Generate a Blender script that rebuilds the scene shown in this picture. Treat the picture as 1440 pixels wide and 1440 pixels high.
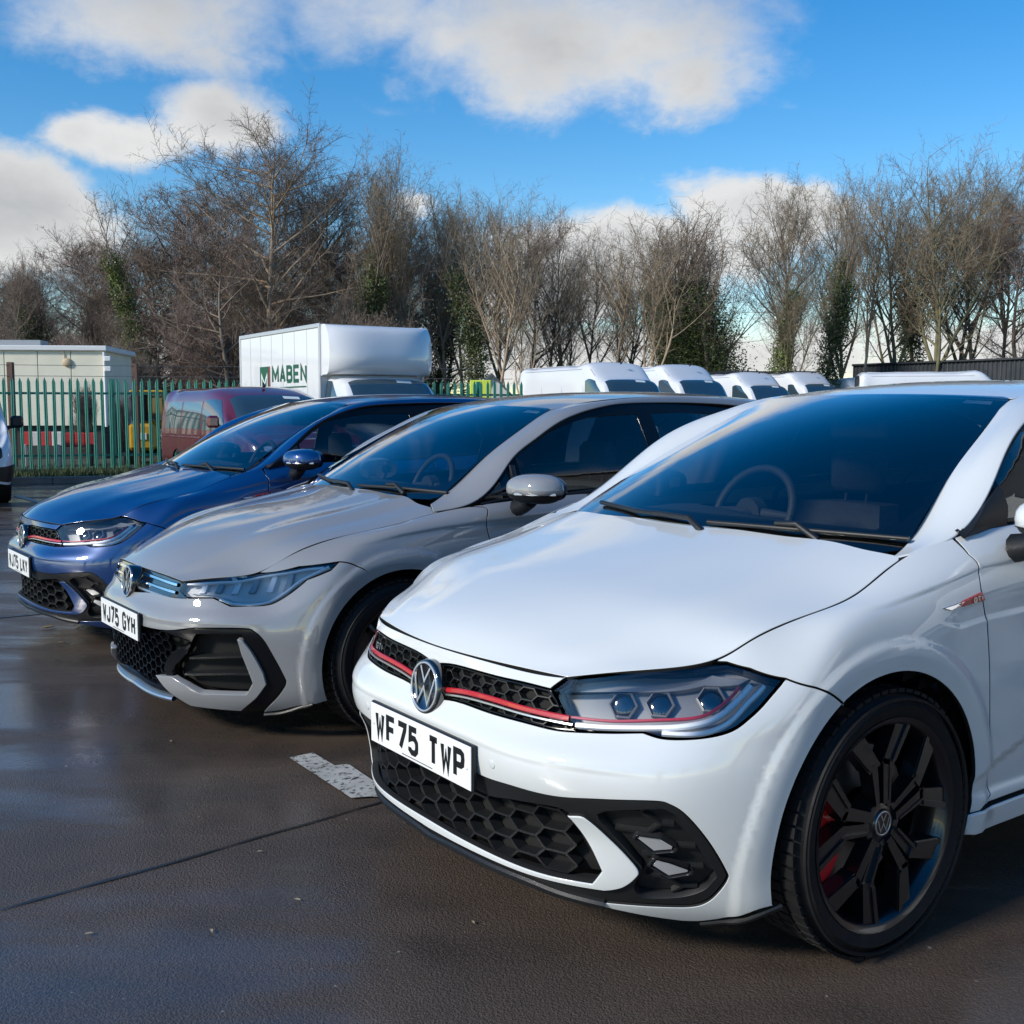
import bpy, bmesh, math, random
import numpy as np
from mathutils import Vector, Matrix
from mathutils.bvhtree import BVHTree
from mathutils.geometry import delaunay_2d_cdt
for o in list(bpy.data.objects): bpy.data.objects.remove(o)
S = bpy.context.scene
C = S.collection
# ---------------------------------------------------------------- camera
FPX, PITCH, CAMH = 1551.15, .0917, 1.335          # focal length for a 1440 px wide picture
cd = bpy.data.cameras.new('camera'); cam = bpy.data.objects.new('camera', cd); C.objects.link(cam)
cam.location = (0, 0, CAMH); cam.rotation_euler = (math.pi/2-PITCH, 0, 0)
cd.angle = 2*math.atan(720/FPX); cd.clip_start = .05; cd.clip_end = 3000
S.camera = cam
# ---------------------------------------------------------------- sky, sun, exposure
SUN_EL, SUN_AZ = math.radians(29), math.radians(238)   # azimuth clockwise from +Y: behind the camera and to the left
W = bpy.data.worlds.new('World'); S.world = W; W.use_nodes = True
def sky_world():
    nt = W.node_tree; N = nt.nodes; L = nt.links; N.clear()
    def nd(t, **k):
        n = N.new(t)
        for a, b in k.items(): setattr(n, a, b)
        return n
    def mth(op, a, b=None, c=None):
        n = nd('ShaderNodeMath', operation=op)
        for i, s in enumerate((a, b, c)):
            if s is None: continue
            if isinstance(s, (int, float)): n.inputs[i].default_value = s
            else: L.new(s, n.inputs[i])
        return n.outputs[0]
    out = nd('ShaderNodeOutputWorld'); bg = nd('ShaderNodeBackground'); L.new(bg.outputs[0], out.inputs[0])
    sky = nd('ShaderNodeTexSky', sky_type='NISHITA', sun_disc=False, sun_elevation=SUN_EL, sun_rotation=SUN_AZ)
    sky.air_density = 1.0; sky.dust_density = .1; sky.ozone_density = 1.5; sky.altitude = 60
    tc = nd('ShaderNodeTexCoord'); sep = nd('ShaderNodeSeparateXYZ'); L.new(tc.outputs['Generated'], sep.inputs[0])
    x, y, z = sep.outputs
    az = mth('ARCTAN2', x, y)                                   # radians, 0 = straight ahead, + right
    el = mth('ARCSINE', z)
    zc = mth('ADD', mth('MAXIMUM', z, 0.0), .16)
    u = mth('DIVIDE', x, zc); v = mth('DIVIDE', y, zc)
    cmb = nd('ShaderNodeCombineXYZ'); L.new(u, cmb.inputs[0]); L.new(v, cmb.inputs[1])
    def noise(scale, det, vec, rough=.55, dist=0):
        n = nd('ShaderNodeTexNoise'); n.inputs['Scale'].default_value = scale; n.inputs['Detail'].default_value = det
        n.inputs['Roughness'].default_value = rough; n.inputs['Distortion'].default_value = dist; L.new(vec, n.inputs['Vector']); return n.outputs[0]
    # cloud banks seen in the picture: (azimuth, elevation, half width, half height, strength), degrees
    banks = CLOUDS
    tot = None
    for a, e, w, h, s in banks:
        da = mth('DIVIDE', mth('SUBTRACT', az, math.radians(a)), math.radians(w))
        de = mth('DIVIDE', mth('SUBTRACT', el, math.radians(e)), math.radians(h))
        d2 = mth('ADD', mth('MULTIPLY', da, da), mth('MULTIPLY', de, de))
        g = mth('MULTIPLY', mth('EXPONENT', mth('MULTIPLY', d2, -1.0)), s)
        tot = g if tot is None else mth('MAXIMUM', tot, g)
    # everywhere else: scattered cumulus
    ang = nd('ShaderNodeCombineXYZ'); L.new(az, ang.inputs[0]); L.new(mth('MULTIPLY', el, 1.5), ang.inputs[1])
    front = nd('ShaderNodeMapRange', interpolation_type='SMOOTHSTEP'); L.new(mth('ABSOLUTE', az), front.inputs[0])
    front.inputs[1].default_value = math.radians(27); front.inputs[2].default_value = math.radians(45)
    high = nd('ShaderNodeMapRange', interpolation_type='SMOOTHSTEP'); L.new(el, high.inputs[0])
    high.inputs[1].default_value = math.radians(26); high.inputs[2].default_value = math.radians(40)
    off = mth('MAXIMUM', front.outputs[0], high.outputs[0])
    big = noise(.9, 3, cmb.outputs[0], .5)
    bigm = nd('ShaderNodeMapRange', interpolation_type='SMOOTHSTEP'); L.new(big, bigm.inputs[0])
    bigm.inputs[1].default_value = .50; bigm.inputs[2].default_value = .76
    tot = mth('MAXIMUM', tot, mth('MULTIPLY', mth('MULTIPLY', bigm.outputs[0], off), 1.05))
    warp = nd('ShaderNodeTexNoise'); warp.inputs['Scale'].default_value = 9; warp.inputs['Detail'].default_value = 3; L.new(ang.outputs[0], warp.inputs['Vector'])
    wv = nd('ShaderNodeVectorMath', operation='MULTIPLY_ADD'); L.new(warp.outputs[1], wv.inputs[0]); wv.inputs[1].default_value = (.05, .04, 0); L.new(ang.outputs[0], wv.inputs[2])
    det = noise(7, 9, wv.outputs[0], .6); fin = noise(19, 8, wv.outputs[0], .62)
    nz = mth('SUBTRACT', mth('ADD', mth('MULTIPLY', det, .62), mth('MULTIPLY', fin, .38)), .5)
    cov = mth('ADD', tot, mth('MULTIPLY', nz, 2.1))
    wd = mth('ADD', .42, mth('MULTIPLY', mth('MAXIMUM', mth('SUBTRACT', el, math.radians(13)), 0), 6.5))
    tt = mth('DIVIDE', mth('SUBTRACT', cov, .30), wd)
    msk = nd('ShaderNodeMapRange', interpolation_type='SMOOTHSTEP'); L.new(tt, msk.inputs[0])
    # cloud brightness: sunlit edges, greyer where thick
    shd = nd('ShaderNodeMapRange'); L.new(cov, shd.inputs[0]); shd.inputs[1].default_value = .6; shd.inputs[2].default_value = 1.7
    n2 = noise(6, 5, wv.outputs[0], .5)
    mixf = mth('ADD', mth('MULTIPLY', shd.outputs[0], .9), mth('MULTIPLY', mth('SUBTRACT', n2, .5), 1.6))
    cc = nd('ShaderNodeMix', data_type='RGBA'); cc.clamp_factor = True; L.new(mixf, cc.inputs[0])
    cc.inputs[6].default_value = CLOUD_LIT; cc.inputs[7].default_value = CLOUD_SHADE
    hs = nd('ShaderNodeHueSaturation'); hs.inputs['Saturation'].default_value = SKY_SAT; hs.inputs['Value'].default_value = SKY_VAL; hs.inputs['Hue'].default_value = .503
    L.new(sky.outputs[0], hs.inputs['Color'])
    mx = nd('ShaderNodeMix', data_type='RGBA'); L.new(mth('MULTIPLY', msk.outputs[0], .97), mx.inputs[0])
    L.new(hs.outputs[0], mx.inputs[6]); L.new(cc.outputs[2], mx.inputs[7])
    L.new(mx.outputs[2], bg.inputs['Color']); bg.inputs['Strength'].default_value = SKY_STR
SKY_STR, SKY_SAT, SKY_VAL = .115, 1.5, 1.0
CLOUD_LIT, CLOUD_SHADE = (4.9, 4.9, 4.85, 1), (2.9, 2.95, 3.0, 1)
CLOUDS = [(-18.0, 18.4, 8.5, 3.2, 1.1), (-7, 19.0, 7, 2.6, .95), (3.0, 18.4, 11, 4.0, 1.3), (8.5, 16.4, 4.5, 2.6, .95), (-19, 12.7, 4.4, 1.5, .9), (-14.8, 14.1, 3.4, 1.8, 1.1), (-24.5, 9.0, 4.6, 3.2, 1.3),
          (6.0, 7.8, 7.0, 2.3, 1.4), (2, 6.0, 5, 2.0, 1.1), (12.0, 9.6, 5.2, 2.1, 1.05), (-2, 2.6, 60, 2.2, .9), (-5.2, 10.3, 2.0, 1.6, .65), (24, 19.5, 4, 1.5, .2)]
sky_world()
W.cycles.sampling_method = 'MANUAL'; W.cycles.sample_map_resolution = 512
sd = bpy.data.lights.new('sun', 'SUN'); sun = bpy.data.objects.new('sun', sd); C.objects.link(sun)
sd.energy = 2.7; sd.angle = math.radians(8); sd.color = (1, .93, .82)
_sv = Vector((math.sin(SUN_AZ)*math.cos(SUN_EL), math.cos(SUN_AZ)*math.cos(SUN_EL), math.sin(SUN_EL)))
sun.rotation_euler = _sv.to_track_quat('Z', 'Y').to_euler()
S.view_settings.view_transform = 'Standard'; S.view_settings.look = 'None'; S.view_settings.gamma = 1
S.view_settings.exposure = .52; S.view_settings.use_curve_mapping = False
# ---------------------------------------------------------------- helpers: objects and materials
def tag(o, label, cat, group=None, kind=None):
    if label: o['label'] = label
    if cat: o['category'] = cat
    if group: o['group'] = group
    if kind: o['kind'] = kind
    return o
def empty(name, loc=(0, 0, 0), rz=0, parent=None):
    o = bpy.data.objects.new(name, None); C.objects.link(o); o.location = loc; o.rotation_euler = (0, 0, rz)
    o.empty_display_size = .2
    if parent: o.parent = parent
    return o
def link(name, me, mat=None, parent=None):
    o = bpy.data.objects.new(name, me); C.objects.link(o)
    if mat is not None:
        for m in (mat if isinstance(mat, (list, tuple)) else [mat]): me.materials.append(m)
    if parent: o.parent = parent
    return o
def copy_tree(o, parent=None):
    c = o.copy(); C.objects.link(c); c.parent = parent
    for ch in list(o.children): copy_tree(ch, c)
    return c
class MB:
    """collects vertices, faces, optional vertex normals"""
    def __init__(s): s.v = []; s.f = []; s.n = []; s.sm = []; s.mi = []
    def add(s, V, F, N=None, smooth=True, mi=0):
        b = len(s.v); s.v += [tuple(p) for p in V]
        s.n += ([tuple(p) for p in N] if N is not None else [(0, 0, 0)]*len(V))
        s.f += [tuple(i+b for i in f) for f in F]; s.sm += [smooth]*len(F); s.mi += [mi]*len(F); return s
    def box(s, c, h, R=None, mi=0, bev=0):
        cx, cy, cz = c; hx, hy, hz = h
        if bev > 0:
            V = []; b = bev
            # chamfered box: 24 verts
            for sx in (-1, 1):
                for sy in (-1, 1):
                    for sz in (-1, 1):
                        V += [(sx*hx, sy*(hy-b), sz*(hz-b)), (sx*(hx-b), sy*hy, sz*(hz-b)), (sx*(hx-b), sy*(hy-b), sz*hz)]
            V = np.array(V)
            F = hull_faces(V)
            V = [Vector(p) for p in V]
        else:
            V = [Vector((sx*hx, sy*hy, sz*hz)) for sx in (-1, 1) for sy in (-1, 1) for sz in (-1, 1)]
            F = [(0, 1, 3, 2), (4, 6, 7, 5), (0, 4, 5, 1), (2, 3, 7, 6), (0, 2, 6, 4), (1, 5, 7, 3)]
        if R is not None: V = [R @ p for p in V]
        return s.add([(p[0]+cx, p[1]+cy, p[2]+cz) for p in V], F, smooth=False, mi=mi)
    def tube(s, pts, rad, n=8, caps=True, mi=0, flat=None):
        pts = [Vector(p) for p in pts]; m = len(pts)
        if isinstance(rad, (int, float)): rad = [rad]*m
        V = []; prev = None
        for i, p in enumerate(pts):
            t = (pts[min(i+1, m-1)]-pts[max(i-1, 0)]).normalized()
            if prev is None:
                a = Vector((0, 0, 1)) if abs(t.z) < .9 else Vector((1, 0, 0)); u = t.cross(a).normalized()
            else:
                u = (prev-t*prev.dot(t)).normalized()
            w = t.cross(u); prev = u
            for k in range(n):
                an = 2*math.pi*k/n; V.append(p+rad[i]*(math.cos(an)*u+math.sin(an)*w))
        F = [(i*n+k, i*n+(k+1) % n, (i+1)*n+(k+1) % n, (i+1)*n+k) for i in range(m-1) for k in range(n)]
        s.add(V, F, mi=mi)
        if caps: s.add(V[:n], [tuple(range(n))[::-1]], smooth=False, mi=mi); s.add(V[-n:], [tuple(range(n))], smooth=False, mi=mi)
        return s
    def lathe(s, prof, n=48, M=None, mi=0, smooth=True, closed=False):
        # prof: (r, h); axis = local x
        V = []; m = len(prof)
        for k in range(n):
            a = 2*math.pi*k/n
            for r, h in prof: V.append(Vector((h, r*math.cos(a), r*math.sin(a))))
        F = [(k*m+i, k*m+i+1, ((k+1) % n)*m+i+1, ((k+1) % n)*m+i) for k in range(n) for i in range(m-1)]
        if M is not None: V = [M @ p for p in V]
        return s.add(V, F, smooth=smooth, mi=mi)
    def prism(s, poly, h0, h1, M=None, mi=0):
        # poly in local (x, y), extruded along z from h0 to h1
        n = len(poly)
        V = [Vector((x, y, h0)) for x, y in poly]+[Vector((x, y, h1)) for x, y in poly]
        if M is not None: V = [M @ p for p in V]
        s.add(V, [(i, (i+1) % n, n+(i+1) % n, n+i) for i in range(n)], smooth=False, mi=mi)
        tri = cdt_fill([poly]); nv = [Vector((x, y, h1)) for x, y in tri[0]]; bv = [Vector((x, y, h0)) for x, y in tri[0]]
        if M is not None: nv = [M @ p for p in nv]; bv = [M @ p for p in bv]
        s.add(nv, tri[1], smooth=False, mi=mi); s.add(bv, [f[::-1] for f in tri[1]], smooth=False, mi=mi)
        return s
    def mesh(s, name, sharp=None):
        me = bpy.data.meshes.new(name); me.from_pydata(s.v, [], s.f); me.polygons.foreach_set('use_smooth', s.sm)
        me.polygons.foreach_set('material_index', s.mi)
        if any(any(n) for n in s.n):
            me.update(); me.normals_split_custom_set_from_vertices(s.n)
        me.update(); return me
    def build(s, name, mat=None, parent=None, sharp=None):
        me = s.mesh(name)
        if sharp is not None and not any(any(n) for n in s.n):
            me.set_sharp_from_angle(angle=math.radians(sharp))
        return link(name, me, mat, parent)
def hull_faces(V):
    bm = bmesh.new(); vs = [bm.verts.new(p) for p in V]; bm.verts.index_update()
    r = bmesh.ops.convex_hull(bm, input=vs)
    bmesh.ops.dissolve_limit(bm, angle_limit=.01, verts=bm.verts[:], edges=bm.edges[:])
    bm.verts.index_update(); F = [tuple(v.index for v in f.verts) for f in bm.faces]
    # indices still follow creation order because no vertex was removed
    bm.free(); return F
def pip(P, poly):
    """points in polygon, vectorised"""
    P = np.asarray(P, float); poly = np.asarray(poly, float)
    x, y = P[:, 0], P[:, 1]; ins = np.zeros(len(P), bool)
    x0, y0 = poly[:, 0], poly[:, 1]; x1, y1 = np.roll(x0, -1), np.roll(y0, -1)
    for a, b, c, d in zip(x0, y0, x1, y1):
        if b == d: continue
        c1 = (b > y) != (d > y)
        ins ^= c1 & (x < (c-a)*(y-b)/(d-b)+a)
    return ins
def cdt_fill(loops, extra=None, want=False):
    """triangulate outer loop minus holes; returns (verts, tris, boundary index lists)"""
    V = []; E = []
    for lp in loops:
        b = len(V); n = len(lp); V += [Vector((p[0], p[1])) for p in lp]; E += [(b+i, b+(i+1) % n) for i in range(n)]
    if extra is not None: V += [Vector((p[0], p[1])) for p in extra]
    r = delaunay_2d_cdt(V, E, [], 0, 1e-9, True)
    ov = np.array([(p.x, p.y) for p in r[0]]); T = np.array([f for f in r[2]], int)
    cen = ov[T].mean(1)
    keep = pip(cen, loops[0])
    for h in loops[1:]: keep &= ~pip(cen, h)
    T = T[keep]
    a = ov[T]; ar = (a[:, 1, 0]-a[:, 0, 0])*(a[:, 2, 1]-a[:, 0, 1])-(a[:, 1, 1]-a[:, 0, 1])*(a[:, 2, 0]-a[:, 0, 0])
    T[ar < 0] = T[ar < 0][:, ::-1]
    if not want: return ov, [tuple(int(i) for i in t) for t in T]
    mp = {}
    for i, ol in enumerate(r[3]):
        for q in ol: mp[q] = i
    return ov, [tuple(int(i) for i in t) for t in T], mp
MATS = {}
def mat(name, col=(.5, .5, .5), rough=.5, metal=0, coat=0, spec=.5, emit=None, est=0, var=0, vscale=20, bump=0, bscale=200, croughness=.03, sheen=0):
    if name in MATS: return MATS[name]
    m = bpy.data.materials.new(name); m.use_nodes = True; nt = m.node_tree; b = nt.nodes['Principled BSDF']
    b.inputs['Base Color'].default_value = (*col, 1); b.inputs['Roughness'].default_value = rough; b.inputs['Metallic'].default_value = metal
    b.inputs['Coat Weight'].default_value = coat; b.inputs['Coat Roughness'].default_value = croughness; b.inputs['Coat IOR'].default_value = 1.6 if coat < 1 else 1.85; b.inputs['Specular IOR Level'].default_value = spec
    if emit: b.inputs['Emission Color'].default_value = (*emit, 1); b.inputs['Emission Strength'].default_value = est
    if var or bump:
        tc = nt.nodes.new('ShaderNodeTexCoord')
        if var:
            n = nt.nodes.new('ShaderNodeTexNoise'); n.inputs['Scale'].default_value = vscale; n.inputs['Detail'].default_value = 6
            nt.links.new(tc.outputs['Object'], n.inputs['Vector'])
            r = nt.nodes.new('ShaderNodeMapRange'); r.inputs[1].default_value = .3; r.inputs[2].default_value = .7
            r.inputs[3].default_value = 1-var; r.inputs[4].default_value = 1+var; nt.links.new(n.outputs[0], r.inputs[0])
            mx = nt.nodes.new('ShaderNodeMix'); mx.data_type = 'RGBA'; mx.blend_type = 'MULTIPLY'; mx.inputs[0].default_value = 1
            mx.inputs[6].default_value = (*col, 1); nt.links.new(r.outputs[0], mx.inputs[7]); nt.links.new(mx.outputs[2], b.inputs['Base Color'])
            r2 = nt.nodes.new('ShaderNodeMapRange'); r2.inputs[1].default_value = .3; r2.inputs[2].default_value = .7
            r2.inputs[3].default_value = max(0, rough-.12*min(1, var*4)); r2.inputs[4].default_value = min(1, rough+.12*min(1, var*4))
            nt.links.new(n.outputs[0], r2.inputs[0]); nt.links.new(r2.outputs[0], b.inputs['Roughness'])
        if bump:
            n2 = nt.nodes.new('ShaderNodeTexNoise'); n2.inputs['Scale'].default_value = bscale; n2.inputs['Detail'].default_value = 4
            nt.links.new(tc.outputs['Object'], n2.inputs['Vector'])
            bp = nt.nodes.new('ShaderNodeBump'); bp.inputs['Strength'].default_value = bump; bp.inputs['Distance'].default_value = .004
            nt.links.new(n2.outputs[0], bp.inputs['Height']); nt.links.new(bp.outputs[0], b.inputs['Normal'])
    MATS[name] = m; return m
def glass_mat(name, tint=(.5, .56, .58), refl=1.0, ior=1.5, rough=.0, panes=1.9):
    if name in MATS: return MATS[name]
    m = bpy.data.materials.new(name); m.use_nodes = True; nt = m.node_tree; nt.nodes.clear()
    o = nt.nodes.new('ShaderNodeOutputMaterial'); mx = nt.nodes.new('ShaderNodeMixShader'); t = nt.nodes.new('ShaderNodeBsdfTransparent')
    g = nt.nodes.new('ShaderNodeBsdfGlossy'); f = nt.nodes.new('ShaderNodeFresnel'); f.inputs[0].default_value = ior
    t.inputs[0].default_value = (*tint, 1); g.inputs[0].default_value = (refl, refl, refl, 1); g.inputs['Roughness'].default_value = rough
    mu = nt.nodes.new('ShaderNodeMath'); mu.operation = 'MULTIPLY'; mu.inputs[1].default_value = panes; mu.use_clamp = True   # two surfaces of a pane
    nt.links.new(f.outputs[0], mu.inputs[0])
    nt.links.new(mu.outputs[0], mx.inputs[0]); nt.links.new(t.outputs[0], mx.inputs[1]); nt.links.new(g.outputs[0], mx.inputs[2]); nt.links.new(mx.outputs[0], o.inputs[0])
    MATS[name] = m; return m
# ---------------------------------------------------------------- stroke lettering (number plates, signs)
GLYPH = {
 'W': [[(.02, 1), (.22, 0), (.5, .66), (.78, 0), (.98, 1)]], 'F': [[(0, 0), (0, 1), (1.02, 1)], [(0, .52), (.9, .52)]],
 '7': [[(-.02, 1), (1, 1), (.95, .82), (.30, 0)]], '5': [[(.95, 1), (.08, 1), (.04, .56), (.3, .62), (.7, .62), (.97, .48), (1, .3), (.96, .12), (.7, 0), (.28, 0), (0, .1), (0, .2)]],
 'T': [[(0, 1), (1, 1)], [(.5, 1), (.5, 0)]], 'P': [[(0, 0), (0, 1), (.72, 1), (.95, .93), (1, .74), (.95, .54), (.72, .46), (0, .46)]],
 'J': [[(1, 1), (1, .25), (.9, .06), (.65, 0), (.35, 0), (.1, .06), (0, .25), (0, .32)]], 'G': [[(1, .76), (.95, .92), (.7, 1), (.3, 1), (.06, .9), (0, .7), (0, .3), (.06, .1), (.3, 0), (.7, 0), (.94, .1), (1, .3), (1, .45), (.55, .45)]],
 'Y': [[(0, 1), (.5, .46), (1, 1)], [(.5, .46), (.5, 0)]], 'H': [[(0, 0), (0, 1)], [(1, 0), (1, 1)], [(0, .5), (1, .5)]],
 'L': [[(0, 1), (0, 0), (1, 0)]], 'K': [[(0, 0), (0, 1)], [(1, 1), (.05, .42)], [(.32, .62), (1, 0)]], 'V': [[(0, 1), (.5, 0), (1, 1)]],
 'M': [[(0, 0), (0, 1), (.5, .3), (1, 1), (1, 0)]], 'A': [[(0, 0), (.5, 1), (1, 0)], [(.18, .33), (.82, .33)]],
 'B': [[(0, 0), (0, 1), (.68, 1), (.92, .92), (.95, .76), (.88, .6), (.66, .54), (0, .54)], [(.66, .54), (.94, .44), (1, .27), (.94, .08), (.7, 0), (0, 0)]],
 'E': [[(1, 0), (0, 0), (0, 1), (1, 1)], [(0, .5), (.85, .5)]], 'N': [[(0, 0), (0, 1), (1, 0), (1, 1)]], 'I': [[(.5, 0), (.5, 1)]], 'R': [[(0, 0), (0, 1), (.72, 1), (.95, .92), (1, .75), (.95, .57), (.72, .5), (0, .5)], [(.55, .5), (1, 0)]],
}
def stroke(mb, pts, w, M, z=0.0, mi=0):
    """thick flat polyline with mitred joints, laid in the local xy plane"""
    n = len(pts); L = []; R = []
    for i in range(n):
        p = Vector((pts[i][0], pts[i][1]))
        d0 = (p-Vector(pts[i-1])).normalized() if i > 0 else None
        d1 = (Vector(pts[i+1])-p).normalized() if i < n-1 else None
        if d0 is None: d0 = d1
        if d1 is None: d1 = d0
        n0 = Vector((-d0.y, d0.x)); n1 = Vector((-d1.y, d1.x)); m = n0+n1
        if m.length < .3: m = n1
        m.normalize(); k = w/2/max(.5, m.dot(n1))
        L.append(p+m*k); R.append(p-m*k)
    V = [M @ Vector((p.x, p.y, z)) for p in L+R]
    mb.add(V, [(i, n+i, n+i+1, i+1) for i in range(n-1)], smooth=False, mi=mi)
def lettering(mb, text, h, cw, gap, sw, M, z=0.0, space=None, mi=0, center=True, narrow={}):
    """stroke text in the local xy plane of M; h height, cw width, sw stroke width"""
    wd = []
    for ch in text: wd.append((space if space is not None else cw*.6) if ch == ' ' else cw*narrow.get(ch, 1))
    tot = sum(wd)+gap*(len(text)-1); x = -tot/2 if center else 0
    for ch, w in zip(text, wd):
        if ch != ' ':
            for st in GLYPH[ch]:
                stroke(mb, [(x+sw/2+a*(w-sw), -h/2+sw/2+b*(h-sw)) for a, b in st], sw, M, z, mi)
        x += w+gap
    return tot
# ---------------------------------------------------------------- smooth car surfaces
NAT = {}
def nat(knots, q):
    """rows of cardinal natural cubic spline weights"""
    k = np.asarray(knots, float); n = len(k); h = np.diff(k); key = k.tobytes()
    if key in NAT: return natq(k, h, NAT[key], q)
    A = np.zeros((n, n)); B = np.zeros((n, n)); A[0, 0] = A[-1, -1] = 1
    for i in range(1, n-1):
        A[i, i-1] = h[i-1]; A[i, i] = 2*(h[i-1]+h[i]); A[i, i+1] = h[i]
        B[i, i-1] = 6/h[i-1]; B[i, i] = -6/h[i-1]-6/h[i]; B[i, i+1] = 6/h[i]
    NAT[key] = np.linalg.solve(A, B)
    return natq(k, h, NAT[key], q)
def natq(k, h, D, q):
    n = len(k)
    q = np.clip(np.asarray(q, float), k[0], k[-1]); i = np.clip(np.searchsorted(k, q, 'right')-1, 0, n-2)
    hh = h[i]; a = (k[i+1]-q)/hh; b = 1-a; R = np.zeros((len(q), n)); r = np.arange(len(q))
    R[r, i] += a; R[r, i+1] += b
    R += ((a**3-a)*hh**2/6)[:, None]*D[i]+((b**3-b)*hh**2/6)[:, None]*D[i+1]
    return R
def sstep(a, b, x):
    t = np.clip((x-a)/(b-a), 0, 1); return t*t*(3-2*t)
class Patch:
    """tensor spline surface through a grid G[i][j] of points (i along u, j along v)"""
    def __init__(s, G, mirror=False, disp=None, flip=1, nu=160, nv=80, centre=True):
        G = np.array(G, float)
        if mirror:
            M = G[::-1].copy(); M[:, :, 0] *= -1; G = np.concatenate([M[:-1] if centre else M, G], 0)
        s.G = G; n, m = G.shape[:2]
        du = np.linalg.norm(np.diff(G, axis=0), axis=2).mean(1); dv = np.linalg.norm(np.diff(G, axis=1), axis=2).mean(0)
        s.ku = np.concatenate([[0], np.cumsum(np.maximum(du, 1e-4))]); s.kv = np.concatenate([[0], np.cumsum(np.maximum(dv, 1e-4))])
        if mirror: s.ku -= s.ku[-1]/2
        s.disp = disp; s.flip = flip; s.nu, s.nv = nu, nv; s._bvh = None
    def base(s, uv):
        uv = np.asarray(uv, float).reshape(-1, 2)
        n, m = s.G.shape[:2]
        t = (nat(s.ku, uv[:, 0]) @ s.G.reshape(n, m*3)).reshape(-1, m, 3)
        return (nat(s.kv, uv[:, 1])[:, :, None]*t).sum(1)
    def _n(s, fn, uv):
        uv = np.asarray(uv, float).reshape(-1, 2); e = 1.5e-3
        def cl(w): w[:, 0] = np.clip(w[:, 0], s.ku[0], s.ku[-1]); w[:, 1] = np.clip(w[:, 1], s.kv[0], s.kv[-1]); return w
        a = fn(cl(uv+[e, 0]))-fn(cl(uv-[e, 0])); b = fn(cl(uv+[0, e]))-fn(cl(uv-[0, e]))
        n = np.cross(a, b)*s.flip; return n/np.maximum(np.linalg.norm(n, axis=1, keepdims=True), 1e-12)
    def pt(s, uv):
        P = s.base(uv)
        if s.disp is not None:
            N = s._n(s.base, uv); P = P+N*s.disp(P)[:, None]
        return P
    def nrm(s, uv): return s._n(s.pt, uv)
    def bvh(s):
        if s._bvh is None:
            U = np.linspace(s.ku[0], s.ku[-1], s.nu); V = np.linspace(s.kv[0], s.kv[-1], s.nv)
            q = np.array([(a, b) for a in U for b in V]); P = s.pt(q); m = s.nv
            T = []
            for i in range(s.nu-1):
                for j in range(m-1):
                    a = i*m+j; T += [(a, a+m, a+m+1), (a, a+m+1, a+1)]
            s.q = q; s.T = T; s.P = P
            s._bvh = BVHTree.FromPolygons([tuple(p) for p in P], T, all_triangles=True)
        return s._bvh
    def uv_at(s, loc, fi):
        a, b, c = s.T[fi]; A, B, Cc = s.P[a], s.P[b], s.P[c]; p = np.array(loc)
        v0, v1, v2 = B-A, Cc-A, p-A; d00 = v0@v0; d01 = v0@v1; d11 = v1@v1; d20 = v2@v0; d21 = v2@v1; dn = d00*d11-d01*d01
        v = (d11*d20-d01*d21)/dn; w = (d00*d21-d01*d20)/dn
        return s.q[a]*(1-v-w)+s.q[b]*v+s.q[c]*w
    def cast(s, o, d):
        r = s.bvh().ray_cast(Vector(o), Vector(d).normalized())
        if r[0] is None or r[1].dot(Vector(d))*s.flip > 0: return None
        return s.uv_at(r[0], r[2])
    def near(s, p):
        r = s.bvh().find_nearest(Vector(p)); return s.uv_at(r[0], r[2])
    def nears(s, pts): return [tuple(s.near(p)) for p in pts]
    def front(s, x, z): return s.cast((x, -3, z), (0, 1, 0))
    def side(s, y, z): return s.cast((3, y, z), (-1, 0, 0))
    def top(s, x, y): return s.cast((x, y, 4), (0, 0, -1))
class CarCam:
    """turns a picture position into a ray in a car's own frame (x left, y back, z up, origin under the nose)"""
    def __init__(s, ox, oy, th):
        c, q = math.cos(th), math.sin(th); s.R = np.array([[c, q, 0], [-q, c, 0], [0, 0, 1]])
        s.o = s.R @ np.array([-ox, -oy, CAMH])
    def ray(s, px, py):
        x = (px-720)/FPX; v = -(py-720)/FPX; c, q = math.cos(PITCH), math.sin(PITCH)
        return s.R @ np.array([x, c+v*q, -q+v*c])
    def on(s, patch, pts):
        out = []
        for p in pts:
            d = s.ray(p[0], p[1]); r = patch.cast(s.o, d)
            if r is None:   # just off the surface: take the nearest point of the ray
                best = None
                for t in np.linspace(1.5, 9, 400):
                    q = Vector(s.o+d*t); h = patch.bvh().find_nearest(q)
                    if best is None or h[3] < best[0]: best = (h[3], h[0], h[2])
                    elif best[0] < .2 and h[3] > best[0]+.08: break          # keep the first near pass
                r = patch.uv_at(best[1], best[2])
            out.append((float(r[0]), float(r[1])))
        return out
def crv(pts, n=6, closed=False, corners=()):
    """Catmull-Rom through 2d/3d points; listed indices stay sharp"""
    P = [np.array(p, float) for p in pts]; m = len(P); out = []
    cs = set(corners)
    rng = range(m if closed else m-1)
    for i in rng:
        p1, p2 = P[i], P[(i+1) % m]
        p0 = P[i-1] if (i > 0 or closed) and i not in cs else 2*p1-p2
        p3 = P[(i+2) % m] if (i+2 < m or closed) and (i+1) % m not in cs else 2*p2-p1
        for k in range(n):
            t = k/n
            out.append(.5*((2*p1)+(-p0+p2)*t+(2*p0-5*p1+4*p2-p3)*t*t+(-p0+3*p1-3*p2+p3)*t**3))
    if not closed: out.append(P[-1])
    return [tuple(p) for p in out]
def mir(uv): return [(-a, b) for a, b in uv]
def sym(path):
    """path on the left half from centre top to centre bottom -> closed loop over both halves"""
    return list(path)+mir(path)[::-1]
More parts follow.
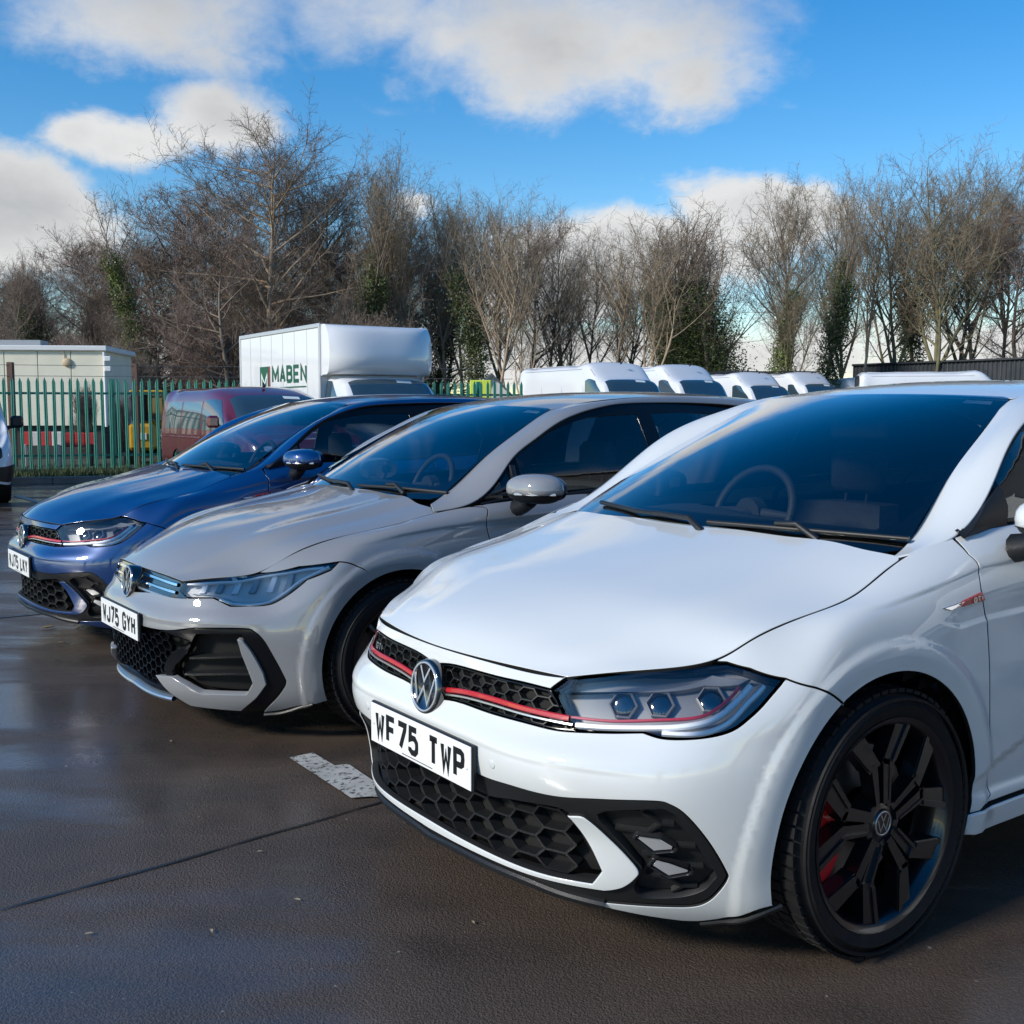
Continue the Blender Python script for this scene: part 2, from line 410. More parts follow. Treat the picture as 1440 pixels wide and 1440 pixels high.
def resample(patch, loop, step):
    out = []; L = np.array(loop); P = patch.pt(L); n = len(L)
    for i in range(n):
        d = np.linalg.norm(P[(i+1) % n]-P[i])
        if d < 1e-5: continue
        k = max(1, int(math.ceil(d/step)))
        for t in range(k): out.append(L[i]+(L[(i+1) % n]-L[i])*t/k)
    return np.array(out)
def surf(mb, patch, outline, holes=(), step=.025, gap=.0022, depth=.02, lift=0.0, rnd=.0014, mi=0, wmi=0, wall=True, extra=None):
    """trimmed piece of a patch with rolled edges"""
    loops = [resample(patch, outline, step*.7)]+[resample(patch, h, step*.7) for h in holes]
    for i, lp in enumerate(loops):
        ar = 0.5*np.sum(lp[:, 0]*np.roll(lp[:, 1], -1)-np.roll(lp[:, 0], -1)*lp[:, 1])
        if (ar < 0) == (i == 0): loops[i] = lp[::-1]
    lo = loops[0].min(0); hi = loops[0].max(0)
    gu = np.arange(lo[0]+step*.5, hi[0], step); gv = np.arange(lo[1]+step*.5, hi[1], step)
    ex = np.array([(a, b) for a in gu for b in gv]) if len(gu) and len(gv) else np.zeros((0, 2))
    if extra is not None and len(extra): ex = np.concatenate([ex, np.array(extra, float)])
    if len(ex):
        k = pip(ex, loops[0])
        for h in loops[1:]: k &= ~pip(ex, h)
        ex = ex[k]; B_ = np.concatenate(loops); lim = max(.45*step, gap+rnd+.004); keep = np.ones(len(ex), bool)
        for q in range(0, len(ex), 2000): keep[q:q+2000] = ((ex[q:q+2000, None, :]-B_[None])**2).sum(2).min(1) > lim*lim
        ex = ex[keep]
    V, T, mp = cdt_fill(loops, ex, True)
    P = patch.pt(V); N = patch.nrm(V)
    rings = []; base = 0
    for lp in loops:
        idx = [mp[base+i] for i in range(len(lp))]; base += len(lp)
        idx = [i for k, i in enumerate(idx) if i != idx[k-1]]
        n = len(idx); Q = P[idx]; t = np.roll(Q, -1, 0)-np.roll(Q, 1, 0)
        t /= np.maximum(np.linalg.norm(t, axis=1, keepdims=True), 1e-9)
        out = np.cross(t, N[idx])*patch.flip; out /= np.maximum(np.linalg.norm(out, axis=1, keepdims=True), 1e-9)
        rings.append((idx, out))
    P = P+N*lift
    for idx, out in rings: P[idx] -= out*(gap+rnd)
    tris = T if patch.flip > 0 else [t[::-1] for t in T]
    mb.add(P, tris, N, mi=mi)
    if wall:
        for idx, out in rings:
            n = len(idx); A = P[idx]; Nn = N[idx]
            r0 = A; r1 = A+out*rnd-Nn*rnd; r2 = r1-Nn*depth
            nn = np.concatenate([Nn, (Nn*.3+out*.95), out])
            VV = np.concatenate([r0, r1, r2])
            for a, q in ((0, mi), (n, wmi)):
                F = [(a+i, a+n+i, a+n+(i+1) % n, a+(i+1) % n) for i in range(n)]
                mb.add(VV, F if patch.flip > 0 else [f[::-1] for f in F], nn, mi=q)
    return mb
def panel(name, patch, outline, mat_, parent, holes=(), both=False, **k):
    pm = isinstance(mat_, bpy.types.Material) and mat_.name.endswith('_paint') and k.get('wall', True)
    if pm: k['wmi'] = 1; mat_ = [mat_, M_DARK]  # panel edge walls in black: shade of the shut gaps put into the colour
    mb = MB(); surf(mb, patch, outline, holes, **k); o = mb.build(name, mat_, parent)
    if both:
        mb2 = mirror_mb(mb); mb2.build(name, mat_, parent)
    return o
def mirror_mb(mb):
    m = MB(); m.v = [(-x, y, z) for x, y, z in mb.v]; m.n = [(-x, y, z) for x, y, z in mb.n]; m.f = [f[::-1] for f in mb.f]; m.sm = list(mb.sm); m.mi = list(mb.mi); return m
def both(mb, name, mat_, parent):
    mb.build(name, mat_, parent); return mirror_mb(mb).build(name, mat_, parent)
def grid_surf(patch, nu, nv, off=0.0, u0=None, u1=None, v0=None, v1=None, skip=None):
    U = np.linspace(patch.ku[0] if u0 is None else u0, patch.ku[-1] if u1 is None else u1, nu); V = np.linspace(patch.kv[0] if v0 is None else v0, patch.kv[-1] if v1 is None else v1, nv)
    q = np.array([(a, b) for a in U for b in V]); P = patch.pt(q)+patch.nrm(q)*off
    F = [(i*nv+j, (i+1)*nv+j, (i+1)*nv+j+1, i*nv+j+1) for i in range(nu-1) for j in range(nv-1)]
    if skip is not None: F = [f for f in F if not skip(P[list(f)].mean(0))]
    if patch.flip < 0: F = [f[::-1] for f in F]
    mb = MB(); mb.add(P, F); return mb

def feature_points(wr, yc, zc, radii, a0, a1, n, lines=()):
    """extra surface points that follow the flare round a wheel arch and crease lines along the flank"""
    out = []
    for r in radii:
        for a in np.linspace(a0, a1, n):
            q = wr.side(yc+r*math.sin(a), zc+r*math.cos(a))
            if q is not None: out.append(tuple(q))
    for y0, y1, m, f in lines:
        for y in np.linspace(y0, y1, m):
            q = wr.side(y, f(y))
            if q is not None: out.append(tuple(q))
    return out

def top_edge(wr):
    """upper edge of the flank on the left side, as a function of y"""
    U = np.linspace(0, wr.ku[-1]*.75, 400); P = wr.pt([(u, wr.kv[-1]) for u in U]); k = np.argsort(P[:, 1])
    return lambda y: (float(np.interp(y, P[k, 1], P[k, 0])), y, float(np.interp(y, P[k, 1], P[k, 2])))
def screen_edge(sc, qs, inset=.012, sink=.003):
    u = sc.ku[-1]-inset; v0, v1 = sc.kv[1], sc.kv[5]
    uv = [(u, v0+(v1-v0)*q) for q in qs]; P = sc.pt(uv)-sc.nrm(uv)*sink; return [tuple(p) for p in P]

def inset(patch, loop, d):
    """loop moved inwards by d (surface coordinates are close to metres)"""
    L = resample(patch, loop, .012); ar = .5*np.sum(L[:, 0]*np.roll(L[:, 1], -1)-np.roll(L[:, 0], -1)*L[:, 1])
    if ar < 0: L = L[::-1]
    t = np.roll(L, -2, 0)-np.roll(L, 2, 0); t /= np.maximum(np.linalg.norm(t, axis=1, keepdims=True), 1e-9)
    Q = L+np.stack([-t[:, 1], t[:, 0]], 1)*d
    ok = pip(Q, L) & (np.sqrt(((Q[:, None]-L[None])**2).sum(2)).min(1) > d*.8)
    return [tuple(q) for q in Q[ok]]
# ---------------------------------------------------------------- shared car materials
M_PLASTIC = mat('black_plastic', (.012, .013, .014), .42, bump=.15, bscale=900)
M_GLOSSBLK = mat('gloss_black', (.006, .006, .007), .12, coat=1)
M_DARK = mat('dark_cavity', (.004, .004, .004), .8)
M_RUBBER = mat('tyre_rubber', (.009, .009, .010), .66, spec=.3, var=.2, vscale=30, bump=.3, bscale=300)
M_WHEEL = mat('black_wheel_paint', (.006, .006, .007), .28, coat=.5)
M_PIANO = mat('piano_black', (.005, .005, .006), .16, spec=.35)
M_DISC = mat('brake_steel', (.35, .34, .33), .35, metal=1)
M_RED = mat('red_paint', (.5, .012, .018), .3, coat=.7)
M_CHROME = mat('chrome', (.82, .83, .85), .08, metal=1)
M_EMBLEM = mat('emblem_silver', (.62, .65, .70), .2, metal=.5, coat=.6)
M_SATIN = mat('satin_silver', (.55, .56, .58), .3, metal=.9)
M_REFL = mat('lamp_reflector', (.27, .275, .285), .38, metal=.2)
M_LAMPBLK = mat('lamp_bezel', (.02, .02, .022), .25)
M_LAMPSILVER = mat('lamp_silver', (.60, .605, .61), .5)
M_LED = mat('white_light_guide', (.86, .88, .9), .25, coat=.5)
M_GLASS = glass_mat('windscreen_glass', (.72, .77, .78), panes=2.2)
M_SIDEGLASS = glass_mat('side_glass', (.76, .83, .84), panes=1.7)
M_PRIVACY = glass_mat('privacy_glass', (.18, .21, .23))
M_LENS = glass_mat('lamp_lens', (.97, .98, .99))
M_SEAT = mat('seat_cloth', (.06, .06, .065), .85, var=.2, vscale=60)
M_DASH = mat('dashboard_plastic', (.030, .031, .033), .6)
M_HEADLINE = mat('headlining', (.45, .44, .42), .9)
M_PLATE = mat('plate_white', (.86, .87, .86), .35, coat=.4)
M_INK = mat('plate_ink', (.008, .008, .008), .4)
M_FRIT = mat('black_glass_frit', (.004, .004, .005), .1, coat=1)
M_STICKER = mat('paper_sticker', (.75, .80, .78), .6)
M_CALIPER = mat('red_caliper', (.75, .02, .02), .35, coat=.5)
M_REFLECTOR_Y = mat('clear_lamp_facets', (.7, .71, .72), .2, metal=.6)

def tyre_wheel(parent, cx, cy, R, r, width, side, style, steer=0, rot=0):
    """wheel > tyre, rim, brake_disc, brake_caliper; side=+1 left"""
    w = empty('wheel', (cx, cy, R), 0, parent); w.rotation_euler = (0, 0, steer + (0 if side > 0 else math.pi))
    hw = width/2
    prof = [(r-.012, -hw+.02), (r+.006, -hw+.004), (r+.02, -hw), ((r+R)/2, -hw-.006), (R-.022, -hw+.008), (R-.008, -hw+.02), (R, -hw+.035),
            (R, hw-.035), (R-.008, hw-.02), (R-.022, hw-.008), ((r+R)/2, hw+.006), (r+.02, hw), (r+.006, hw-.004), (r-.012, hw-.02)]
    mb = MB(); mb.lathe(prof, 72)
    # tread blocks: a ring of shallow bars
    for k in range(64):
        a = 2*math.pi*k/64; Rm = Matrix.Rotation(a, 3, 'X')
        for x0, x1, tw in ((-hw+.012, -.052, .0), (-.044, -.004, .5), (.004, .044, 0), (.052, hw-.012, .5)):
            aa = a+tw*2*math.pi/64; Rm = Matrix.Rotation(aa, 3, 'X')
            c = Rm @ Vector(((x0+x1)/2, 0, R+.001)); mb.box(c, ((x1-x0)/2, R*math.pi/64*.78, .0045), Rm)
    # sidewall ribs and raised band
    mb.lathe([((r+R)/2+.012, hw+.003), ((r+R)/2+.014, hw+.0085), ((r+R)/2+.02, hw+.0085), ((r+R)/2+.022, hw+.003)], 72)
    ty = mb.build('tyre', M_RUBBER, w, sharp=40)
    mb = MB()
    mb.lathe([(r-.03, -hw+.02), (r-.035, -.02), (r-.04, .02), (r-.022, hw-.03), (r-.014, hw-.012), (r-.008, hw-.006), (r+.004, hw-.002), (r+.006, hw-.010), (r-.004, hw-.02)], 72)
    def bar(poly, h0, h1):   # polygon in wheel plane (y,z) extruded along x
        Mx = Matrix(((0, 0, 1), (1, 0, 0), (0, 1, 0)))
        mb.prism(poly, h0, h1, Mx)
    face = hw-.022
    if style == 'polo':
        for k in range(5):
            a = rot+2*math.pi*k/5
            def P(rad, ang): return (rad*math.cos(a+ang), rad*math.sin(a+ang))
            # paired stems that split into a Y, each arm ends on the rim
            for s in (-1, 1):
                stem = [P(.05, s*.05), P(.05, s*.45), P(.150*r/.256, s*.27), P(.165*r/.256, s*.05)]
                arm = [P(.15*r/.256, s*.02), P(.142*r/.256, s*.31), P(r-.012, s*.48), P(r-.012, s*.25)]
                for q in (stem, arm):
                    q = q if s > 0 else q[::-1]
                    bar(q, face-.032, face+(.0 if q is stem else .006))
                edge = [P(.06, s*.36), P(.06, s*.47), P(.16*r/.256, s*.25), P(.158*r/.256, s*.19)]
                edge = edge if s > 0 else edge[::-1]; bar(edge, face, face+.008)
                edge = [P(.152*r/.256, s*.23), P(.150*r/.256, s*.31), P(r-.012, s*.47), P(r-.012, s*.41)]
                edge = edge if s > 0 else edge[::-1]; bar(edge, face+.004, face+.011)
    else:
        for k in range(5):
            a = rot+2*math.pi*k/5
            def P(rad, ang): return (rad*math.cos(a+ang), rad*math.sin(a+ang))
            bar([P(.045, -.5), P(.12, -.16), P(r-.012, -.25), P(r-.012, .12), P(.13, .2), P(.045, .5)], face-.035, face)
            bar([P(.10, .14), P(.12, .24), P(r-.012, .20), P(r-.012, .13)], face, face+.012)
    hubz = face+.0045
    mb.lathe([(.0001, face+.004), (.034, face+.004), (.036, face), (.06, face-.006), (.066, face-.03), (.07, face-.05)], 40)
    for k in range(5):
        a = rot+2*math.pi*(k+.5)/5; mb.lathe([(.0001, face+.001), (.009, face+.001), (.011, face-.004), (.011, face-.02)], 12, Matrix.Translation((0, .052*math.cos(a), .052*math.sin(a))))
    rim = mb.build('rim', M_WHEEL if style == 'polo' else [M_WHEEL], w, sharp=30)
    if style != 'polo':
        mb = MB()
        for k in range(5):
            a = rot+2*math.pi*k/5
            def P(rad, ang): return (rad*math.cos(a+ang), rad*math.sin(a+ang))
            Mx = Matrix(((0, 0, 1), (1, 0, 0), (0, 1, 0)))
            mb.prism([P(.12, -.14), P(r-.012, -.24), P(r-.012, -.17), P(.13, -.05)], face, face+.006, Mx)
            mb.prism([P(.12, .24), P(.125, .18), P(r-.012, .14), P(r-.012, .20)], face+.012, face+.016, Mx)
        mb.build('rim_inlay', M_SATIN, w)
    mb = MB(); mb.lathe([(.031, hubz), (.030, hubz+.0012), (.0275, hubz+.0012), (.0265, hubz)], 32)
    Mx = Matrix(((0, 0, 1), (1, 0, 0), (0, 1, 0)))
    for pts in ([(-.38, .86), (0, .24), (.38, .86)], [(-.82, .46), (-.40, -.70), (0, 0), (.40, -.70), (.82, .46)]): stroke(mb, [(a*.026, b*.026) for a, b in pts], .0035, Mx, hubz+.0008)
    mb.build('hub_emblem', M_SATIN, w)
    mb = MB(); mb.lathe([(.07, -.01), (.07, .008), (r-.085, .008), (r-.08, .004), (r-.08, -.012), (.07, -.012)], 48); mb.build('brake_disc', M_DISC, w, sharp=30)
    mb = MB()
    Mx = Matrix(((0, 0, 1), (1, 0, 0), (0, 1, 0)))
    ca = [(math.cos(t)*q, math.sin(t)*q) for q, ts in ((r-.040, np.linspace(2.45, 3.85, 8)), (r-.128, np.linspace(3.70, 2.60, 8))) for t in ts]
    mb.prism(ca, -.03, .042, Mx)
    mb.build('brake_caliper', M_CALIPER if style == 'polo' else M_DISC, w)
    return w

def plate(parent, text, y, z, tilt=0.0, narrow={}):
    """UK number plate: backing, white face, characters"""
    p = empty('number_plate', (0, y, z), 0, parent); p.rotation_euler = (tilt, 0, 0)
    mb = MB(); mb.box((0, .006, 0), (.2645, .006, .0595), bev=.003); mb.build('plate_surround', M_PLASTIC, p)
    mb = MB(); mb.box((0, -.002, 0), (.26, .0015, .0555), bev=.001); mb.build('plate_face', M_PLATE, p)
    Mx = Matrix(((1, 0, 0), (0, 0, -1), (0, 1, 0)))
    # local x runs to the car's left, which is the reader's right
    mb = MB(); lettering(mb, text, .080, .053, .0088, .0165, Mx, z=.0042, space=.033, narrow={})
    for a in range(26):   # maker's line of tiny print at the bottom edge
        mb.box((-.08+a*.0062, -.0043, -.0475), (.0019, .0003, .0012))
    mb.build('plate_characters', M_INK, p)
    for sx in (-.243, .243):
        mb = MB(); mb.lathe([(.0001, .0065), (.004, .006), (.006, .004), (.006, 0)], 14, Matrix.Translation((sx, 0, 0)) @ Matrix.Rotation(-math.pi/2, 4, 'Z'))
        mb.build('plate_screw_cap', M_PLATE, p)
    return p

def vw_emblem(parent, y, z, R, tilt=-.12):
    e = empty('emblem', (0, y, z), 0, parent); e.rotation_euler = (tilt, 0, 0)
    Mf = Matrix.Rotation(-math.pi/2, 4, 'Z')      # lathe axis x -> -y (forward)
    mb = MB(); mb.lathe([(R*1.03, -.06), (R*1.10, -.03), (R*1.09, -.006), (R*1.04, .004), (R*.97, .004), (R*.95, 0), (.0001, .001)], 56, Mf); mb.build('emblem_housing', M_GLOSSBLK, e)
    mb = MB(); mb.lathe([(R*.985, .003), (R*.975, .0065), (R*.915, .0065), (R*.905, .003)], 56, Mf)
    Mx = Matrix(((1, 0, 0), (0, 0, -1), (0, 1, 0)))
    k = R*.92; w = R*.088
    for pts in ([(-.38, .86), (-.02, .24), (.02, .24), (.38, .86)], [(-.82, .46), (-.40, -.70), (0, .0), (.40, -.70), (.82, .46)]):
        q = [(a*k, b*k) for a, b in pts]
        if len(q) == 4: q = [q[0], ((q[1][0]+q[2][0])/2, q[1][1]), q[3]]
        stroke(mb, q, w, Mx, .0055); stroke(mb, q, w*1.02, Mx, .0045)
    mb.build('emblem_letters', M_EMBLEM, e)
    return e

def wiper(parent, pts, blade):
    o = empty('wiper', (0, 0, 0), 0, parent)
    mb = MB(); mb.tube(pts, [.011, .009, .007, .006][:len(pts)], 8); mb.build('wiper_arm', M_PLASTIC, o)
    mb = MB(); mb.tube(blade, .008, 6); mb.build('wiper_blade', M_PLASTIC, o)
    return o

def interior(parent, cowl_y, cowl_z, header_z, halfw, seat_y, rear_y, roof_z):
    """dashboard, steering wheel (right-hand drive), seats"""
    d = MB()
    prof = [(cowl_y+.04, cowl_z-.04), (cowl_y+.10, cowl_z-.005), (cowl_y+.32, cowl_z+.0), (cowl_y+.50, cowl_z-.03), (cowl_y+.56, cowl_z-.10), (cowl_y+.55, cowl_z-.45)]
    xs = np.linspace(-halfw, halfw, 13); V = []
    for x in xs:
        for y, z in prof: V.append((x, y+.10*(x/halfw)**2, z-.03*(x/halfw)**4+(.025*math.exp(-((x+.36)/.2)**2) if z > cowl_z-.06 else 0)))
    m = len(prof); d.add(V, [(i*m+j, (i+1)*m+j, (i+1)*m+j+1, i*m+j+1) for i in range(12) for j in range(m-1)])
    d.build('dashboard', M_DASH, parent)
    sw = MB(); c = Vector((-.36, cowl_y+.66, cowl_z-.03)); tl = math.radians(-24)
    ring = []
    for k in range(33):
        a = 2*math.pi*k/32; p = Vector((.18*math.cos(a), 0, .18*math.sin(a))); p.rotate(Matrix.Rotation(tl, 3, 'X')); ring.append(c+p)
    sw.tube(ring, .016, 8, caps=False)
    for a in (0, math.pi, -math.pi/2):
        p = Vector((.175*math.cos(a), 0, .175*math.sin(a))); p.rotate(Matrix.Rotation(tl, 3, 'X')); sw.tube([c, c+p], [.03, .016], 6)
    sw.tube([c+Vector((0, -.25, -.1)), c], .03, 8); sw.tube([c+Vector((0, -.03, 0)), c+Vector((0, .02, 0))], .06, 12)
    sw.build('steering_wheel', M_DASH, parent)
    def seat(x, y, w, bench=False):
        s = empty('seat', (x, y, 0), 0, parent)
        rows = [(.30, .0, .13), (.42, .03, .14), (.60, .10, .13), (.80, .18, .11), (.93, .22, .09), (.97, .235, .05)]
        G = []
        for t in np.linspace(-1, 1, 11):
            col = []
            for z, yy, th in rows: col.append((t*w*(1-.22*max(0, (z-.75)/.22)), yy-.055*(abs(t)**3)*(1 if not bench else .2), z))
            G.append(col)
        mb = MB(); n = len(rows)
        V = [p for c in G for p in c]+[(p[0], p[1]+.12, p[2]) for c in G for p in c]; k = 11*n
        F = [(i*n+j, i*n+j+1, (i+1)*n+j+1, (i+1)*n+j)[::-1] for i in range(10) for j in range(n-1)]
        F += [(k+i*n+j, k+(i+1)*n+j, k+(i+1)*n+j+1, k+i*n+j+1)[::-1] for i in range(10) for j in range(n-1)]
        F += [(i*n+n-1, (i+1)*n+n-1, k+(i+1)*n+n-1, k+i*n+n-1) for i in range(10)]
        F += [(j, j+1, k+j+1, k+j) for j in range(n-1)]+[(10*n+j+1, 10*n+j, k+10*n+j, k+10*n+j+1) for j in range(n-1)]
        mb.add(V, F); mb.box((0, -.2, .36), (w, .28, .08), bev=.03); mb.build('seat_back', M_SEAT, s, sharp=50)
        for hx in ((0,) if not bench else (-.38, .38)):
            mb = MB(); mb.box((hx, .30, 1.09), (.125, .045, .085), bev=.03)
            for q in (-.05, .05): mb.tube([(hx+q, .28, .93), (hx+q, .30, 1.05)], .006, 6)
            mb.build('headrest', M_SEAT, s, sharp=50)
    seat(.36, seat_y, .25); seat(-.36, seat_y, .25); seat(0, rear_y, .62, True)
    mb = MB(); mb.box((0, (cowl_y+rear_y)/2+.3, .3), (halfw-.03, (rear_y-cowl_y)/2+.4, .02)); mb.build('cabin_floor', M_DASH, parent)
    mb = MB(); mb.box((0, cowl_y+.80, header_z-.10), (.12, .012, .035), bev=.01); mb.tube([(0, cowl_y+.80, header_z-.08), (0, cowl_y+.76, header_z-.05)], .01, 6); mb.build('interior_mirror', M_DASH, parent)

def under_row(cols):
    """one more row below the bumper/sill edge, tucked under the car"""
    out = []
    for c in cols:
        x, y, z = c[0]; x1, y1, z1 = c[1]
        out.append([(x-(x1-x)*.4-(.03 if x > .5 else 0), y+(.05 if y < .5 else (-.05 if y > 3.7 else 0)), z-.07)]+list(c))
    return out
# ---------------------------------------------------------------- the small hatchback (two of them)
def polo_surfaces():
    z_front = [.175, .25, .35, .447, .53, .585, .67]
    def col(pts): return pts
    def fr(xy, E, zz=z_front): return [(x, y, z) for (x, y), z in zip(xy, zz)]+[E]
    cols = [
     fr([(0, .045), (0, .03), (0, .03), (0, .014), (0, .010), (0, .032), (0, .046)], (0, .052, .714)),
     fr([(.25, .055), (.25, .04), (.25, .038), (.25, .018), (.25, .014), (.25, .040), (.25, .058)], (.25, .070, .713)),
     fr([(.44, .115), (.45, .095), (.45, .085), (.45, .045), (.45, .040), (.45, .080), (.45, .108)], (.464, .130, .712)),
     fr([(.60, .225), (.615, .195), (.62, .175), (.63, .140), (.63, .138), (.62, .170), (.605, .215)], (.58, .235, .735)),
     fr([(.735, .375), (.755, .345), (.765, .305), (.77, .275), (.77, .272), (.765, .290), (.745, .330)], (.69, .375, .760)),
     fr([(.81, .485), (.828, .468), (.842, .458), (.848, .450), (.848, .450), (.845, .455), (.822, .475)], (.735, .465, .810), [.18, .26, .35, .447, .54, .61, .715]),
     [(.838, .62, .19), (.852, .62, .28), (.862, .62, .38), (.868, .62, .49), (.868, .62, .59), (.862, .62, .69), (.832, .62, .815), (.755, .617, .850)],
     [(.842, .82, .19), (.858, .82, .28), (.866, .82, .38), (.871, .82, .50), (.872, .82, .61), (.868, .82, .73), (.836, .82, .868), (.765, .79, .886)],
     [(.842, 1.0, .19), (.856, 1.0, .28), (.864, 1.0, .38), (.869, 1.0, .50), (.871, 1.0, .63), (.869, 1.0, .76), (.842, 1.0, .905), (.752, .985, .957)],
     [(.835, 1.2, .20), (.848, 1.2, .28), (.858, 1.2, .38), (.864, 1.2, .50), (.868, 1.2, .64), (.868, 1.2, .78), (.848, 1.2, .938), (.772, 1.185, 1.004)],
     [(.832, 1.9, .20), (.845, 1.9, .28), (.855, 1.9, .38), (.862, 1.9, .50), (.867, 1.9, .65), (.868, 1.9, .80), (.850, 1.9, .965), (.785, 1.9, 1.025)],
     [(.832, 2.6, .20), (.845, 2.6, .28), (.856, 2.6, .38), (.864, 2.6, .50), (.869, 2.6, .65), (.870, 2.6, .81), (.850, 2.6, .985), (.785, 2.6, 1.045)],
     [(.832, 3.36, .20), (.848, 3.36, .28), (.862, 3.36, .38), (.870, 3.36, .50), (.873, 3.36, .65), (.870, 3.36, .82), (.842, 3.36, 1.0), (.765, 3.36, 1.07)],
     [(.79, 3.74, .24), (.80, 3.76, .30), (.81, 3.77, .40), (.815, 3.77, .50), (.815, 3.77, .65), (.81, 3.76, .82), (.78, 3.73, 1.0), (.70, 3.70, 1.08)],
     [(.64, 3.96, .26), (.65, 3.98, .32), (.65, 3.99, .40), (.65, 4.0, .50), (.65, 3.99, .65), (.645, 3.97, .82), (.63, 3.93, 1.0), (.58, 3.88, 1.08)],
     [(0, 4.03, .27), (0, 4.05, .33), (0, 4.06, .40), (0, 4.07, .50), (0, 4.06, .65), (0, 4.04, .82), (0, 4.0, 1.0), (0, 3.95, 1.08)],
    ]
    cols = under_row(cols)
    AX, AZ, AR = .812, .335, .372
    def disp(P):
        x, y, z = np.abs(P[:, 0]), P[:, 1], P[:, 2]
        d = np.zeros(len(P))
        for yc in (AX, 3.362):
            r = np.hypot(y-yc, z-AZ)
            on = sstep(.55, .75, x)
            d += on*(.0065*(1-sstep(.432, .458, r))-.006*(1-sstep(AR-.01, AR+.05, r)))
        # shoulder crease: body side steps in a little just below it
        zl = np.interp(y, [.62, .82, 1.0, 1.2, 1.9, 2.6, 3.4], [.86, .872, .902, .938, .962, .985, .995])
        on = sstep(.70, .80, x)*sstep(.62, 1.0, y)*(1-sstep(3.3, 3.6, y))
        d += -.0055*on*(1-sstep(-.012, .0, z-zl))*sstep(-.13, -.02, z-zl)
        # recessed wedge behind the front wheel that runs into the door
        zb = np.interp(y, [.95, 1.08, 1.2, 2.6], [.815, .79, .80, .84])
        d += -.005*sstep(.70, .80, x)*sstep(.98, 1.10, y)*(1-sstep(3.0, 3.3, y))*sstep(-.008, .008, z-zb)*(1-sstep(.015, .10, z-zb))
        # door undercut above the sill
        zs = np.interp(y, [1.12, 1.5, 3.0], [.36, .47, .52])
        d += -.012*sstep(.70, .80, x)*sstep(1.10, 1.3, y)*(1-sstep(2.85, 3.0, y))*(1-sstep(zs-.03, zs, z))*sstep(.30, .33, z)
        # soft horizontal fold across the bumper below the grille
        d += .004*(1-sstep(.55, .72, x))*sstep(.515, .53, z)*(1-sstep(.53, .60, z))
        return d
    wrap = Patch(cols, mirror=True, disp=disp, nu=360, nv=110)
    # bonnet
    ce = [(.052, .714), (.10, .756), (.20, .808), (.35, .858), (.52, .899), (.70, .938), (.84, .967), (.945, .990)]
    ed = [(.464, .130, .712), (.58, .235, .735), (.69, .375, .760), (.735, .465, .810), (.755, .617, .850), (.765, .79, .886), (.765, .92, .918), (.745, 1.01, .985)]
    te = top_edge(wrap); ed = ed[:1]+[te(y) for y in (.235, .375, .465, .617, .79, .92, 1.0)]
    ws = [0, .18, .36, .52, .64, .74, .84, .93, 1.0]
    G = []
    for w in ws:
        c = []
        for k, ((yc, zc), (xe, ye, ze)) in enumerate(zip(ce, ed)):
            yy = yc+(ye-yc)*w**1.8; zz = ze+(zc-ze)*(1-w**2.6)
            rid = .007*math.exp(-((w-.70)/.085)**2)*min(1, k/2.0)
            c.append((xe*w, yy, zz+rid))
        G.append(c)
    hood = Patch(G, mirror=True, nu=180, nv=80)
    # windscreen and roof
    wsg = []
    for t in np.linspace(0, 1, 6):
        b = np.array((.70*t, .935+.165*t**2, .993-.010*t**2)); h = np.array((.515*t, 1.795+.065*t**2, 1.388-.016*t**2))
        c = []
        for q in (-.06, 0, .25, .5, .75, 1, 1.03):
            p = b+(h-b)*q; bul = .045*q*(1-q)*4*(1-.55*t*t); c.append((p[0], p[1]-bul*.45, p[2]+bul*.8))
        wsg.append(c)
    screen = Patch(wsg, mirror=True, nu=80, nv=40)
    rg = []
    for t in np.linspace(0, 1, 6):
        c = []
        for y, z, hw in ((1.795, 1.388, .515), (1.95, 1.414, .52), (2.2, 1.440, .525), (2.6, 1.450, .53), (3.0, 1.440, .525), (3.35, 1.412, .51), (3.70, 1.36, .49)):
            f = max(0, 1-(y-1.795)/.3); c.append((hw*t, y+.065*t*t*f, z-(.016*f+.030*(1-f))*t**2.2))
        rg.append(c)
    roof = Patch(rg, mirror=True, nu=60, nv=60)
    # roof rail + A pillar strip: inner edge along glass/roof, outer edge along the door frame
    inn = [(.722, .985, .958), (.684, 1.082, .984), (.632, 1.40, 1.150), (.555, 1.695, 1.302), (.515, 1.86, 1.372), (.522, 2.1, 1.402), (.53, 2.6, 1.420), (.525, 3.0, 1.410), (.51, 3.35, 1.382), (.49, 3.70, 1.33)]
    out = [(.757, 1.03, .963), (.778, 1.168, 1.002), (.730, 1.468, 1.203), (.664, 1.70, 1.312), (.618, 1.90, 1.360), (.600, 2.15, 1.380), (.600, 2.6, 1.388), (.605, 3.0, 1.372), (.615, 3.3, 1.325), (.62, 3.55, 1.25)]
    inn[1:5] = screen_edge(screen, (.0, .40, .78, .985))
    G = []
    for a, b in zip(inn, out):
        a = np.array(a); b = np.array(b); m = (a+b)/2; n = np.array((.35, -.25 if a[1] < 1.8 else 0, .6)); n /= np.linalg.norm(n)
        k_ = [.003, .007][len(G)] if len(G) < 2 else .013; G.append([a-(b-a)*.12, a, m+n*k_, b, b+(b-a)*.12-np.array((0, 0, .01))])
    rail = Patch(G, flip=-1, nu=120, nv=24)
    # side glass plane between belt and rail
    bel = [(.785, 1.09, .98), (.782, 1.30, 1.005), (.785, 1.6, 1.012), (.788, 1.9, 1.022), (.788, 2.6, 1.042), (.78, 3.1, 1.06), (.765, 3.45, 1.075), (.72, 3.72, 1.09)]
